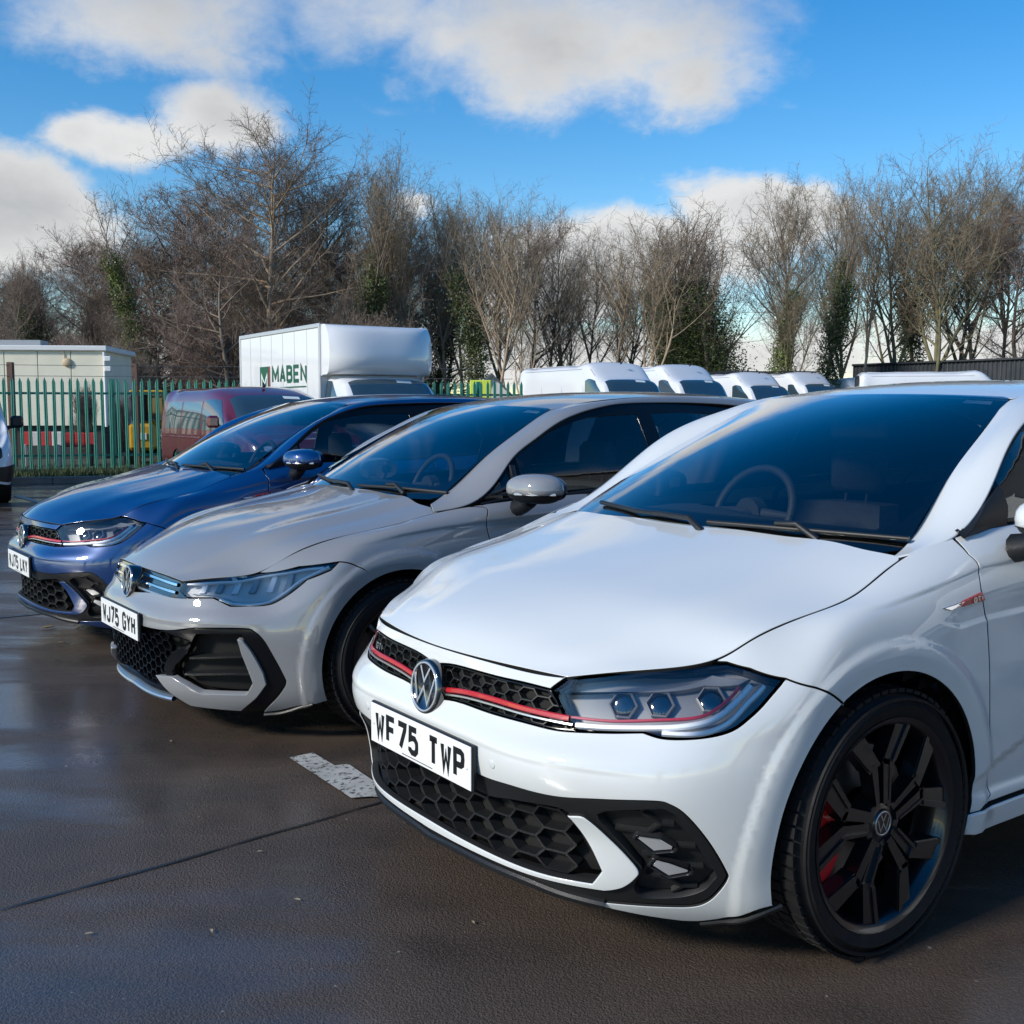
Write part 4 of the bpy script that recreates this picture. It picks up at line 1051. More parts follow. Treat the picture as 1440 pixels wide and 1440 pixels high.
tag(wc, 'white hatchback with black wheels, red grille stripe and number plate WF75 TWP', 'car', 'hatchbacks parked in the row')
# ---------------------------------------------------------------- the larger grey hatchback
def golf_surfaces():
    zf = [.165, .22, .32, .41, .475, .53, .575]
    def fr(xy, E, zz=zf): return [(x, y, z) for (x, y), z in zip(xy, zz)]+[E]
    def sd(y, x, z, E): return [(a, y, b) for a, b in zip(x, z)]+[E]
    cols = [
     fr([(0, .06), (0, .035), (0, .03), (0, .015), (0, .008), (0, .020), (0, .045)], (0, .088, .667)),
     fr([(.25, .07), (.25, .045), (.25, .04), (.25, .022), (.25, .014), (.25, .030), (.25, .060)], (.25, .099, .663)),
     fr([(.43, .125), (.44, .10), (.44, .09), (.44, .07), (.44, .060), (.44, .080), (.44, .105)], (.43, .125, .655)),
     fr([(.60, .25), (.61, .23), (.615, .21), (.62, .195), (.62, .185), (.615, .20), (.60, .225)], (.54, .235, .672)),
     fr([(.735, .42), (.75, .40), (.76, .385), (.765, .37), (.765, .365), (.755, .375), (.735, .395)], (.63, .360, .692)),
     fr([(.82, .56), (.835, .545), (.845, .535), (.85, .53), (.85, .53), (.845, .535), (.832, .56)], (.71, .487, .772), [.17, .23, .32, .41, .49, .58, .69]),
     sd(.70, [.845, .86, .868, .873, .873, .868, .838], [.17, .25, .35, .46, .56, .66, .785], (.745, .69, .830)),
     sd(.90, [.85, .865, .873, .878, .879, .874, .842], [.17, .25, .35, .46, .57, .69, .835], (.76, .90, .860)),
     sd(1.07, [.85, .864, .872, .877, .879, .875, .846], [.17, .25, .35, .46, .58, .71, .855], (.76, 1.07, .893)),
     sd(1.27, [.842, .856, .866, .873, .877, .875, .852], [.18, .25, .35, .46, .59, .73, .868], (.79, 1.26, .922)),
     sd(1.95, [.84, .853, .864, .872, .877, .876, .856], [.18, .25, .35, .46, .60, .75, .89], (.805, 1.95, .955)),
     sd(2.7, [.84, .853, .864, .873, .879, .878, .856], [.18, .25, .35, .46, .60, .76, .91], (.80, 2.7, .985)),
     sd(3.50, [.84, .856, .870, .878, .881, .876, .842], [.18, .25, .35, .46, .60, .77, .93], (.77, 3.50, 1.02)),
     sd(3.92, [.79, .80, .81, .815, .815, .81, .78], [.22, .28, .37, .47, .60, .77, .94], (.70, 3.88, 1.03)),
     sd(4.13, [.62, .63, .64, .64, .64, .635, .62], [.24, .30, .38, .47, .60, .77, .94], (.57, 4.05, 1.03)),
     sd(4.20, [0]*7, [.25, .31, .38, .47, .60, .77, .94], (0, 4.12, 1.03)),
    ]
    cols = under_row(cols)
    AX, AZ, AR = .895, .325, .362
    def disp(P):
        x, y, z = np.abs(P[:, 0]), P[:, 1], P[:, 2]; d = np.zeros(len(P))
        for yc in (AX, 3.49):
            r = np.hypot(y-yc, z-AZ); on = sstep(.55, .75, x)
            d += on*(.009*(1-sstep(.426, .452, r))-.007*(1-sstep(AR-.01, AR+.05, r)))
        zl = np.interp(y, [.7, .9, 1.07, 1.27, 1.95, 2.7, 3.5], [.80, .835, .852, .864, .886, .905, .925])
        d += -.007*sstep(.70, .80, x)*sstep(.65, .95, y)*(1-sstep(3.4, 3.7, y))*(1-sstep(-.014, .0, z-zl))*sstep(-.14, -.02, z-zl)
        d += .006*(1-sstep(.60, .78, x))*sstep(.485, .505, z)*(1-sstep(.505, .56, z))
        return d
    wrap = Patch(cols, mirror=True, disp=disp, nu=330, nv=100)
    ce = [(.088, .667), (.14, .714), (.25, .775), (.42, .833), (.62, .880), (.84, .920), (1.0, .950), (1.09, .970)]
    ed = [(.43, .125, .655), (.54, .235, .672), (.63, .360, .692), (.71, .487, .772), (.745, .69, .830), (.76, .95, .866), (.76, 1.07, .893), (.725, 1.155, .955)]
    te = top_edge(wrap); ed = ed[:1]+[te(y) for y in (.235, .36, .487, .69, .95, 1.07, 1.14)]
    G = []
    for w in [0, .18, .36, .52, .62, .70, .78, .86, .93, 1.0]:
        c = []
        for k, ((yc, zc), (xe, ye, ze)) in enumerate(zip(ce, ed)):
            rid = (.010*math.exp(-((w-.66)/.07)**2)-.005*math.exp(-((w-.80)/.07)**2))*min(1, k/2.5)
            c.append((xe*w, yc+(ye-yc)*w**1.8, ze+(zc-ze)*(1-w**2.6)+rid))
        G.append(c)
    hood = Patch(G, mirror=True, nu=140, nv=70)
    wsg = []
    for t in np.linspace(0, 1, 6):
        b = np.array((.675*t, 1.085+.135*t**2, .972-.0*t**2)); h = np.array((.535*t, 1.85+.06*t**2, 1.358-.018*t**2)); c = []
        for q in (-.06, 0, .25, .5, .75, 1, 1.03):
            p = b+(h-b)*q; bul = .045*q*(1-q)*4*(1-.55*t*t); c.append((p[0], p[1]-bul*.45, p[2]+bul*.8))
        wsg.append(c)
    screen = Patch(wsg, mirror=True, nu=80, nv=40)
    rg = []
    for t in np.linspace(0, 1, 6):
        c = []
        for y, z, hw in ((1.85, 1.358, .535), (2.0, 1.388, .54), (2.25, 1.420, .548), (2.6, 1.438, .55), (3.0, 1.438, .55), (3.45, 1.415, .54), (3.85, 1.37, .52)):
            f = max(0, 1-(y-1.85)/.3); c.append((hw*t, y+.06*t*t*f, z-(.018*f+.030*(1-f))*t**2.2))
        rg.append(c)
    roof = Patch(rg, mirror=True, nu=60, nv=60)
    inn = [(.700, 1.125, .935), (.655, 1.20, .972), (.606, 1.51, 1.142), (.563, 1.721, 1.256), (.535, 1.908, 1.340), (.545, 2.15, 1.378), (.55, 2.6, 1.408), (.55, 3.0, 1.408), (.54, 3.45, 1.385), (.52, 3.85, 1.34)]
    out = [(.757, 1.10, .905), (.795, 1.26, .934), (.742, 1.528, 1.121), (.708, 1.68, 1.205), (.677, 1.85, 1.285), (.636, 2.125, 1.352), (.612, 2.45, 1.376), (.610, 2.95, 1.372), (.63, 3.4, 1.325), (.64, 3.7, 1.24)]
    inn[1:5] = screen_edge(screen, (.0, .42, .73, .985))
    G = []
    for a, b in zip(inn, out):
        a = np.array(a); b = np.array(b); m = (a+b)/2; n = np.array((.35, -.25 if a[1] < 1.8 else 0, .6)); n /= np.linalg.norm(n)
        k_ = [.003, .007][len(G)] if len(G) < 2 else .013; G.append([a-(b-a)*.12, a, m+n*k_, b, b+(b-a)*.12-np.array((0, 0, .01))])
    rail = Patch(G, flip=-1, nu=120, nv=24)
    bel = [(.80, 1.22, .905), (.80, 1.40, .935), (.805, 1.7, .945), (.812, 2.0, .96), (.81, 2.7, .985), (.80, 3.2, 1.0), (.775, 3.6, 1.02), (.72, 3.85, 1.03)]
    topp = [(.795, 1.23, .93), (.768, 1.39, 1.03), (.70, 1.68, 1.205), (.645, 2.02, 1.33), (.610, 2.7, 1.376), (.614, 3.2, 1.352), (.635, 3.5, 1.30), (.64, 3.75, 1.2)]
    G = []
    for a, b in zip(bel, topp):
        a = np.array(a); b = np.array(b); G.append([a+(b-a)*q+np.array((.020*4*q*(1-q), 0, 0)) for q in (-.05, .25, .5, .75, 1.04)])
    glass = Patch(G, flip=1, nu=80, nv=30)
    return dict(wrap=wrap, hood=hood, screen=screen, roof=roof, rail=rail, glass=glass, arch=(AX, AZ, AR))
GOLF = dict(scuttle=(.675, 1.08, .968, .11), top=([1.22, 1.39, 1.68, 2.02, 2.7, 3.2, 3.5, 3.7], [.93, 1.02, 1.185, 1.31, 1.352, 1.325, 1.27, 1.19]),
            belt=lambda y: .958+.03*(y-1.4), win=((1.56, 2.36), (2.46, 3.2)), seal0=.10,
            tail=((.50, 3.86, 1.365), (.60, 4.10, 1.02), [(.72, 3.86, 1.03), (.64, 3.70, 1.24), (.52, 3.85, 1.34)]))
def build_golf(name, loc, th, paint, plate_text, camw):
    car = empty(name, (loc[0], loc[1], 0), th); SU = golf_surfaces(); wr = SU['wrap']; AX, AZ, AR = SU['arch']
    on = lambda p, pts: camw.on(p, pts)
    F = lambda x, z: tuple(wr.front(x, z)); Sd = lambda y, z: tuple(wr.side(y, z))
    ctr = lambda px, py: (0.0, on(wr, [(px, py)])[0][1])
    vt = wr.kv[-1]-1e-4
    def arc(a0, a1, n=28, yc=AX): return [tuple(wr.side(yc-AR*math.sin(a), AZ+AR*math.cos(a))) for a in np.linspace(a0, a1, n)]
    shut = on(wr, [(477, 790), (509, 799), (528, 810)]); sp = wr.pt([shut[-1]])[0]; a0 = math.atan2(AX-sp[1], sp[2]-AZ)
    grl = crv([F(0, .566)]+on(wr, [(213, 833), (235, 838.5), (260, 841)]), 4)
    lampbot = crv(on(wr, [(262, 841), (300, 841), (324, 852.5), (350, 852), (382, 849), (407, 835), (432, 815), (465, 802), (477, 790)]), 4, corners=(1, 2, 4, 6, 7))
    arch_f = arc(a0, math.radians(113))
    bot = crv([arch_f[-1]]+on(wr, [(420, 993), (395, 999), (371, 1002)]), 3)
    blk = crv(on(wr, [(371, 1001), (385, 986), (400, 966), (402, 957.5), (385, 925), (370, 900), (358, 889), (342, 884), (275, 883.5), (235, 887)])+[F(.22, .455), F(0, .455)], 4, corners=(3,))
    zl_ = lambda o: (lambda y: float(np.interp(y, [.7, .9, 1.07, 1.27, 1.95, 2.7, 3.5], [.80, .835, .852, .864, .886, .905, .925]))+o)
    fpt = feature_points(wr, AX, AZ, (.370, .380, .392, .404, .416, .428, .433, .438, .443, .447, .451, .458), -math.radians(118), math.radians(113), 100,
                         [(.66, 1.7, 90, zl_(o)) for o in (-.024, -.016, -.011, -.006, -.002, .003)])
    panel('front_bumper', wr, sym(grl+lampbot+shut[1:]+arch_f+bot+blk), paint, car, step=.016, depth=.015, extra=fpt)
    # grille band: gloss black with two bright bars
    top3 = [(0, .088, .667), (.14, .092, .666), (.25, .099, .663), (.36, .112, .659), (.43, .125, .655)]
    Et = crv([(float(wr.near(p)[0]), vt) for p in top3], 4)
    gend = on(wr, [(256, 818), (249, 829), (261, 841)])
    gloop = sym(Et+gend[1:]+grl[::-1][1:])
    panel('grille_backing', wr, gloop, M_GLOSSBLK, car, step=.03, lift=-.014, gap=0)
    for dz, w in ((.648, .016), (.618, .014), (.592, .012)):
        q = [F(x, dz-.012*(x/.43)**2) for x in np.linspace(.02, .40, 14)]
        mb = MB(); ribbon(mb, wr, q, w, -.008, .006); both(mb, 'grille_bar', M_CHROME if dz != .592 else M_SATIN, car)
    # head lamps
    topl = on(wr, [(257, 818), (300, 812.5), (360, 806), (420, 797), (477, 790)])
    hl = crv(topl, 4)[:-1]+lampbot[::-1]+gend[::-1][1:-1]
    for lp in (hl, mir(hl)):
        sg = 1 if lp is hl else -1
        h = panel('headlamp', wr, lp, M_LENS, car, step=.03, lift=-.003, wall=False, gap=.004)
        mb = MB(); surf(mb, wr, lp, step=.03, lift=-.04, gap=0, wall=False); mb.build('lamp_bowl', M_LAMPSILVER, h)
        L = np.array(lp); ce = L.mean(0)
        mb = MB(); surf(mb, wr, lp, [inset(wr, lp, .006)], step=.02, lift=-.010, depth=.03, gap=.004); mb.build('lamp_bezel', M_LAMPBLK, h)
        def q(pts): r = on(wr, pts); return r if sg > 0 else mir(r)
        mb = MB(); ribbon(mb, wr, crv(q([(308, 842), (327, 848), (378, 845), (402, 831), (425, 814), (462, 796)]), 4, corners=(1, 2)), .013, -.012, .01); mb.build('daytime_light', M_LED, h)
        mb = MB(); ribbon(mb, wr, crv(q([(262, 821.5), (310, 818), (365, 811), (420, 802), (455, 797)]), 4), .010, -.012, .01); mb.build('upper_light_bar', M_LED, h)
        for k in range(6):
            x = 275+k*24; pts = q([(x, 833-k*.6), (x+9, 818-k*2.4), (x+16, 818-k*2.6), (x+9, 833-k*.6)])
            mb = MB(); surf(mb, wr, pts, step=.02, lift=-.022+.006*(k % 2), depth=.02, gap=0); mb.build('lamp_fin', M_REFL if k % 2 else M_LED, h)
        panel('lamp_floor', wr, q([(262, 835), (300, 836), (330, 845), (378, 841), (400, 828), (330, 833), (290, 829)]), M_LAMPSILVER, h, step=.03, lift=-.03, wall=False)
    # lower air intake
    lip = crv([blk[0]]+on(wr, [(340, 1003), (300, 1000), (262, 991), (245, 985), (207, 973)])+[ctr(182, 958)], 4)
    cop = crv([F(0, .425)]+on(wr, [(212, 884), (240, 894), (268, 905), (240, 918), (228, 940), (242, 968), (215, 962), (190, 945)])+[ctr(172, 934)], 3)
    side_in = crv(on(wr, [(275, 893), (338, 893), (346, 912), (362, 948), (358, 966), (348, 980), (288, 978), (262, 965), (240, 945), (262, 920)]), 3, closed=True, corners=(0, 1, 6))
    panel('lower_bumper_trim', wr, sym(blk[::-1]+lip[1:]), M_PIANO, car, holes=[sym(cop), side_in, mir(side_in)], step=.02, lift=-.006, depth=.04)
    panel('lower_grille_backing', wr, sym(cop), M_DARK, car, step=.03, lift=-.06, gap=0, wall=False)
    mb = MB(); hexgrille(mb, wr, sym(cop), .060, .040, -.42, .42, .19, .45, lift=-.015, bw=.002, depth=.02); mb.build('lower_grille_mesh', M_PIANO, car)
    for lp in (side_in, mir(side_in)): panel('side_intake_backing', wr, lp, M_DARK, car, step=.03, lift=-.06, gap=0, wall=False)
    for za, zb in (((262, 928), (352, 926)), ((255, 950), (358, 951))):
        mb = MB(); ribbon(mb, wr, crv(on(wr, [za, ((za[0]+zb[0])/2, (za[1]+zb[1])/2), zb]), 6), .014, -.03, .02); both(mb, 'side_intake_slat', M_PLASTIC, car)
    bl = on(wr, [(221, 949), (240, 972), (270, 991), (340, 998), (360, 982), (375, 962), (371, 947), (355, 918), (341, 900), (334, 899), (340, 920), (356, 960), (347, 976), (283, 974), (262, 962), (243, 951)])
    mb = MB(); surf(mb, wr, bl, step=.018, lift=.008, depth=.03, rnd=.003, gap=0); both(mb, 'painted_blade', paint, car)
    mb = MB(); ribbon(mb, wr, crv([ctr(180, 951)]+on(wr, [(207, 969), (245, 982)]), 6), .018, .006, .012); both(mb, 'silver_lip', M_SATIN, car)
    mb = MB(); ribbon(mb, wr, crv(on(wr, [(372, 1004), (400, 1001), (440, 990)]), 5), .014, .003, .01); both(mb, 'lower_side_lip', M_PLASTIC, car)
    # wings, doors
    E3 = [(.63, .36, .692), (.71, .487, .772), (.745, .69, .830), (.76, .90, .860), (.76, 1.07, .893), (.772, 1.18, .912), (.79, 1.26, .922)]
    Es = crv([(float(wr.near(p)[0]), vt) for p in E3], 4)
    dl = crv([Es[-1]]+on(wr, [(684, 714), (685, 730), (686, 747)])+[Sd(1.33, .70), Sd(1.335, .45), Sd(1.335, .27)], 4)
    archr = arc(a0, -math.radians(104), 36)
    panel('front_wing', wr, on(wr, [(477, 790), (420, 797)])+Es+dl[1:]+archr[::-1]+shut[::-1][1:-1], paint, car, both=True, step=.014, depth=.012, extra=fpt, gap=.0024)
    def belt(ys): return [(float(wr.near((.79, y, .97))[0]), vt) for y in ys]
    panel('front_door', wr, dl+[Sd(y, .262) for y in np.linspace(1.42, 2.3, 8)]+[Sd(2.40, .32), Sd(2.42, .6), Sd(2.42, .85)]+belt(np.linspace(2.42, 1.3, 10)), paint, car, both=True, step=.016, extra=fpt)
    panel('rear_door', wr, [Sd(2.425, .85), Sd(2.425, .6), Sd(2.405, .32), Sd(2.45, .262)]+[Sd(y, .262) for y in np.linspace(2.5, 2.95, 4)]+[Sd(3.05, .36), Sd(3.12, .55), Sd(3.22, .72), Sd(3.32, .82)]+belt(np.linspace(3.34, 2.43, 8)), paint, car, both=True, step=.03)
    ar2 = [Sd(3.49-AR*math.sin(a), AZ+AR*math.cos(a)) for a in np.linspace(math.radians(80), -math.radians(100), 30)]
    um = wr.ku[-1]-1e-3; v0 = wr.kv[0]+1e-3
    panel('rear_quarter', wr, [Sd(3.325, .82), Sd(3.225, .72), Sd(3.125, .55), Sd(3.11, .40)]+ar2+[(float(wr.near((.79, 3.92, .25))[0]), v0), (um, v0), (um, vt)]+belt([3.8, 3.6, 3.34]), paint, car, both=True, step=.04)
    panel('sill', wr, [Sd(1.25, .19), Sd(1.255, .255)]+[Sd(y, .255) for y in np.linspace(1.3, 3.0, 10)]+[Sd(3.09, .255), Sd(3.09, .185)]+[Sd(y, .185) for y in np.linspace(3.0, 1.3, 10)], M_GLOSSBLK, car, both=True, step=.04, lift=.012, rnd=.006)
    body_common(car, SU, paint, GOLF)
    # quarter light bar in the front door
    gl = SU['glass']
    mb = MB(); ribbon(mb, gl, gl.nears([(.80, 1.50, .95), (.77, 1.51, 1.03), (.75, 1.52, 1.09)]), .03, -.002, .006); both(mb, 'quarter_light_bar', M_PLASTIC, car)
    mb = MB(); surf(mb, gl, gl.nears([(.80, 1.33, .955), (.80, 1.48, .955), (.76, 1.48, 1.055)]), step=.05, lift=.001, wall=False, gap=0); both(mb, 'quarter_light', M_PRIVACY, car)
    vw_emblem(car, .036, .607, .066)
    plate(car, plate_text, -.004, .4526)
    inner_shell(car, wr, [(AX, AZ, AR), (3.49, AZ, AR)])
    mb = MB(); mb.box((0, 2.2, .20), (.62, 1.6, .02)); mb.build('underbody', M_DARK, car)
    for s in (-1, 1):
        tyre_wheel(car, s*.76, AX, .320, .232, .215, s, 'golf', rot=2.2)
        tyre_wheel(car, s*.76, 3.49, .320, .232, .215, s, 'golf', rot=.9)
        dm = door_mirror(car, (s*.885, 1.455, .950), s, paint, 1.05)
        if s < 0: dm.rotation_euler = (0, 0, math.radians(-92)); dm.location = (-.81, 1.52, .95)
    interior(car, 1.12, .955, 1.34, .70, 2.05, 2.95, 1.40)
    return car
M_GREY = mat('grey_solid_paint', (.262, .268, .276), .45, spec=.1, coat=1, croughness=.02)
gc = build_golf('hatchback_car', (-1.674, 4.6516), -.9478, M_GREY, 'WJ75 GYH', CarCam(-1.674, 4.6516, -.9478))
tag(gc, 'grey hatchback with chrome grille bars and number plate WJ75 GYH', 'car', 'hatchbacks parked in the row')
# the blue one repeats the white one in another paint and with another plate
bc = copy_tree(wc); bc.location = (-2.8507, 6.3302, 0); bc.rotation_euler = (0, 0, -.9457)
tag(bc, 'blue hatchback with red grille stripe and number plate WJ75 LKY', 'car', 'hatchbacks parked in the row')
def repaint(o, a, b):
    for s_ in o.material_slots:
        if s_.material == a: s_.link = 'OBJECT'; s_.material = b
    for c in o.children: repaint(c, a, b)
repaint(bc, M_WHITE, M_BLUE)
for c in list(bc.children):
    if c.name.startswith('number_plate'):
        for k in list(c.children): bpy.data.objects.remove(k)
        bpy.data.objects.remove(c)
plate(bc, 'WJ75 LKY', -.004, .4595)
# ---------------------------------------------------------------- ground
def ground_point(px, py, z=0.0):
    x = (px-720)/FPX; v = -(py-720)/FPX; c, q = math.cos(PITCH), math.sin(PITCH)
    d = (x, c+v*q, -q+v*c); t = (z-CAMH)/d[2]; return (d[0]*t, d[1]*t, z)
def tarmac():
    m = bpy.data.materials.new('wet_tarmac'); m.use_nodes = True; nt = m.node_tree; b = nt.nodes['Principled BSDF']; L = nt.links
    tc = nt.nodes.new('ShaderNodeTexCoord')
    def noise(sc, det=4, rough=.55):
        n = nt.nodes.new('ShaderNodeTexNoise'); n.inputs['Scale'].default_value = sc; n.inputs['Detail'].default_value = det; n.inputs['Roughness'].default_value = rough
        L.new(tc.outputs['Object'], n.inputs['Vector']); return n.outputs[0]
    def ramp(src, a, b_, c0, c1):
        r = nt.nodes.new('ShaderNodeMapRange'); r.interpolation_type = 'SMOOTHSTEP'; r.inputs[1].default_value = a; r.inputs[2].default_value = b_; r.inputs[3].default_value = c0; r.inputs[4].default_value = c1
        L.new(src, r.inputs[0]); return r.outputs[0]
    def mixc(f, c0, c1, bt='MIX'):
        mx = nt.nodes.new('ShaderNodeMix'); mx.data_type = 'RGBA'; mx.blend_type = bt
        for s, i in ((f, 0), (c0, 6), (c1, 7)):
            if isinstance(s, (int, float)): mx.inputs[i].default_value = s
            elif isinstance(s, tuple): mx.inputs[i].default_value = s
            else: L.new(s, mx.inputs[i])
        return mx.outputs[2]
    big = noise(.55, 5); mid = noise(2.2, 6, .6); fine = noise(95, 3, .6); grit = noise(260, 2, .6)
    vor = nt.nodes.new('ShaderNodeTexVoronoi'); vor.inputs['Scale'].default_value = 150; L.new(tc.outputs['Object'], vor.inputs['Vector'])
    col = mixc(ramp(mid, .35, .65, 0, 1), (.030, .021, .015, 1), (.078, .048, .030, 1))
    col = mixc(ramp(big, .42, .60, 0, .6), col, (.056, .042, .033, 1))
    col = mixc(ramp(fine, .38, .75, 0, .55), col, (.125, .092, .068, 1))
    spk = noise(38, 2, .5); col = mixc(ramp(spk, .74, .77, 0, .8), col, (.34, .32, .28, 1))
    stn = noise(1.1, 3, .5); col = mixc(ramp(stn, .60, .72, 0, .6), col, (.018, .016, .016, 1))      # oil and damp stains
    b.inputs['Roughness'].default_value = .75
    # water film: smooth where it stands, broken over the stones; drawn out into streaks
    mp = nt.nodes.new('ShaderNodeMapping'); mp.inputs['Rotation'].default_value = (0, 0, .75); mp.inputs['Scale'].default_value = (.45, 1.9, 1); L.new(tc.outputs['Object'], mp.inputs['Vector'])
    st = nt.nodes.new('ShaderNodeTexNoise'); st.inputs['Scale'].default_value = .9; st.inputs['Detail'].default_value = 6; st.inputs['Roughness'].default_value = .6; L.new(mp.outputs[0], st.inputs['Vector'])
    L.new(ramp(st.outputs[0], .42, .58, 1.0, .25), b.inputs['Coat Weight']); L.new(ramp(st.outputs[0], .38, .60, .06, .32), b.inputs['Coat Roughness']); b.inputs['Coat IOR'].default_value = 1.55
    col = mixc(ramp(st.outputs[0], .42, .60, .0, .45), col, (.085, .062, .045, 1)); L.new(col, b.inputs['Base Color'])     # drier ground is paler
    sm = nt.nodes.new('ShaderNodeMath'); sm.operation = 'ADD'; L.new(fine, sm.inputs[0]); L.new(ramp(vor.outputs[0], .0, .8, 0, .6), sm.inputs[1])
    sm2 = nt.nodes.new('ShaderNodeMath'); sm2.operation = 'ADD'; L.new(sm.outputs[0], sm2.inputs[0]); L.new(grit, sm2.inputs[1])
    bp = nt.nodes.new('ShaderNodeBump'); bp.inputs['Strength'].default_value = .6; bp.inputs['Distance'].default_value = .006
    L.new(sm2.outputs[0], bp.inputs['Height'])
    bp2 = nt.nodes.new('ShaderNodeBump'); bp2.inputs['Strength'].default_value = .12; bp2.inputs['Distance'].default_value = .003; L.new(sm2.outputs[0], bp2.inputs['Height'])
    bp3 = nt.nodes.new('ShaderNodeBump'); bp3.inputs['Strength'].default_value = .15; bp3.inputs['Distance'].default_value = .02; L.new(mid, bp3.inputs['Height']); L.new(bp3.outputs[0], bp2.inputs['Normal'])
    L.new(bp2.outputs[0], b.inputs['Coat Normal'])
    L.new(bp.outputs[0], b.inputs['Normal']); return m
M_TAR = tarmac()
mb = MB(); R_ = 600
mb.add([(-R_, -R_, 0), (R_, -R_, 0), (R_, R_, 0), (-R_, R_, 0)], [(0, 1, 2, 3)], smooth=False); tag(mb.build('ground', M_TAR), None, None, kind='structure')
rnd = random.Random(7)
def strip(name, pts, w, z, m, wob=0, kind='structure', parent=None):
    """thin sheet along ground points"""
    P = []
    for (a, b) in zip(pts[:-1], pts[1:]):
        n = max(2, int(math.dist(a, b)/.08))
        for k in range(n): P.append((a[0]+(b[0]-a[0])*k/n, a[1]+(b[1]-a[1])*k/n))
    P.append(pts[-1][:2]); V = []
    for i, p in enumerate(P):
        q = P[min(i+1, len(P)-1)]; o = P[max(i-1, 0)]; d = Vector((q[0]-o[0], q[1]-o[1])).normalized(); n = Vector((-d.y, d.x))
        for s in (-1, 1):
            k = w/2*s*(1+rnd.uniform(-wob, wob)); V.append((p[0]+n.x*k, p[1]+n.y*k, z))
    mb = MB(); mb.add(V, [(2*i, 2*i+2, 2*i+3, 2*i+1)[::-1] for i in range(len(P)-1)], smooth=False)
    o = mb.build(name, m, parent)
    if kind: o['kind'] = kind
    return o
M_SEAM = mat('bitumen_seam', (.020, .018, .017), .35, var=.3, vscale=14)
strip('tarmac_seam', [ground_point(-260, 1345)[:2], ground_point(0, 1281)[:2], ground_point(200, 1226)[:2], ground_point(430, 1160)[:2], ground_point(560, 1122)[:2], ground_point(1000, 1000)[:2]], .012, .004, M_SEAM, .7)
strip('tarmac_seam', [ground_point(-200, 884)[:2], ground_point(0, 869)[:2], ground_point(120, 857)[:2], ground_point(420, 830)[:2]], .05, .004, M_SEAM, .4)
strip('tarmac_seam', [ground_point(-200, 752)[:2], ground_point(0, 745)[:2], ground_point(160, 738)[:2]], .10, .004, M_SEAM, .3)
# worn white bay marking: a bar with flaked paint
def road_paint():
    m = bpy.data.materials.new('worn_road_paint'); m.use_nodes = True; nt = m.node_tree; b = nt.nodes['Principled BSDF']; L = nt.links
    tc = nt.nodes.new('ShaderNodeTexCoord'); n = nt.nodes.new('ShaderNodeTexNoise'); n.inputs['Scale'].default_value = 42; n.inputs['Detail'].default_value = 6; n.inputs['Roughness'].default_value = .75
    L.new(tc.outputs['Object'], n.inputs['Vector']); r = nt.nodes.new('ShaderNodeMapRange'); r.inputs[1].default_value = .41; r.inputs[2].default_value = .46; L.new(n.outputs[0], r.inputs[0])
    n2 = nt.nodes.new('ShaderNodeTexNoise'); n2.inputs['Scale'].default_value = 9; L.new(tc.outputs['Object'], n2.inputs['Vector'])
    mx = nt.nodes.new('ShaderNodeMix'); mx.data_type = 'RGBA'; L.new(n2.outputs[0], mx.inputs[0]); mx.inputs[6].default_value = (.30, .30, .27, 1); mx.inputs[7].default_value = (.62, .62, .58, 1)
    m2 = nt.nodes.new('ShaderNodeMix'); m2.data_type = 'RGBA'; L.new(r.outputs[0], m2.inputs[0]); m2.inputs[6].default_value = (.035, .03, .027, 1); L.new(mx.outputs[2], m2.inputs[7])
    L.new(m2.outputs[2], b.inputs['Base Color']); b.inputs['Roughness'].default_value = .5; return m
M_LINE = road_paint()
g = lambda x, y: ground_point(x, y)[:2]
def sheet(name, poly, z, m):
    V, T = cdt_fill([poly]); mb = MB(); mb.add([(a, b, z) for a, b in V], T, smooth=False); o = mb.build(name, m); o['kind'] = 'structure'; return o
_a, _b = g(409, 1067), g(438, 1061); 
sheet('bay_marking', [g(407, 1068), g(440, 1061), g(471, 1079), g(490, 1077), g(530, 1104), g(560, 1125), g(520, 1123), g(494, 1125)], .008, M_LINE)
strip('bay_marking', [g(22, 697), g(56, 707), g(110, 722)], .10, .006, M_LINE, .1)
strip('bay_marking', [g(-420, 800), g(-160, 770)], .10, .006, M_LINE, .1)
# a little litter of leaves
M_LEAF = mat('dead_leaf', (.35, .28, .18), .6)
for px, py, s in ((68, 884, .05), (108, 882, .04), (85, 905, .02), (240, 1044, .012), (125, 1316, .012), (297, 1312, .012), (418, 1268, .012), (665, 1300, .01), (365, 1200, .01)):
    c = ground_point(px, py); a = rnd.uniform(0, 6); mb = MB()
    V = [(c[0]+s*(u*math.cos(a)-v*math.sin(a)), c[1]+s*(u*math.sin(a)+v*math.cos(a)), .006+.25*s*abs(v)*2) for u, v in ((-1, 0), (-.4, .35), (.3, .38), (1, 0), (.3, -.38), (-.4, -.35))]
    mb.add(V, [(0, 1, 2, 3), (0, 3, 4, 5)]); o = mb.build('fallen_leaf', M_LEAF); tag(o, 'pale dead leaf lying on the wet tarmac', 'leaf', 'scraps of leaf on the tarmac')
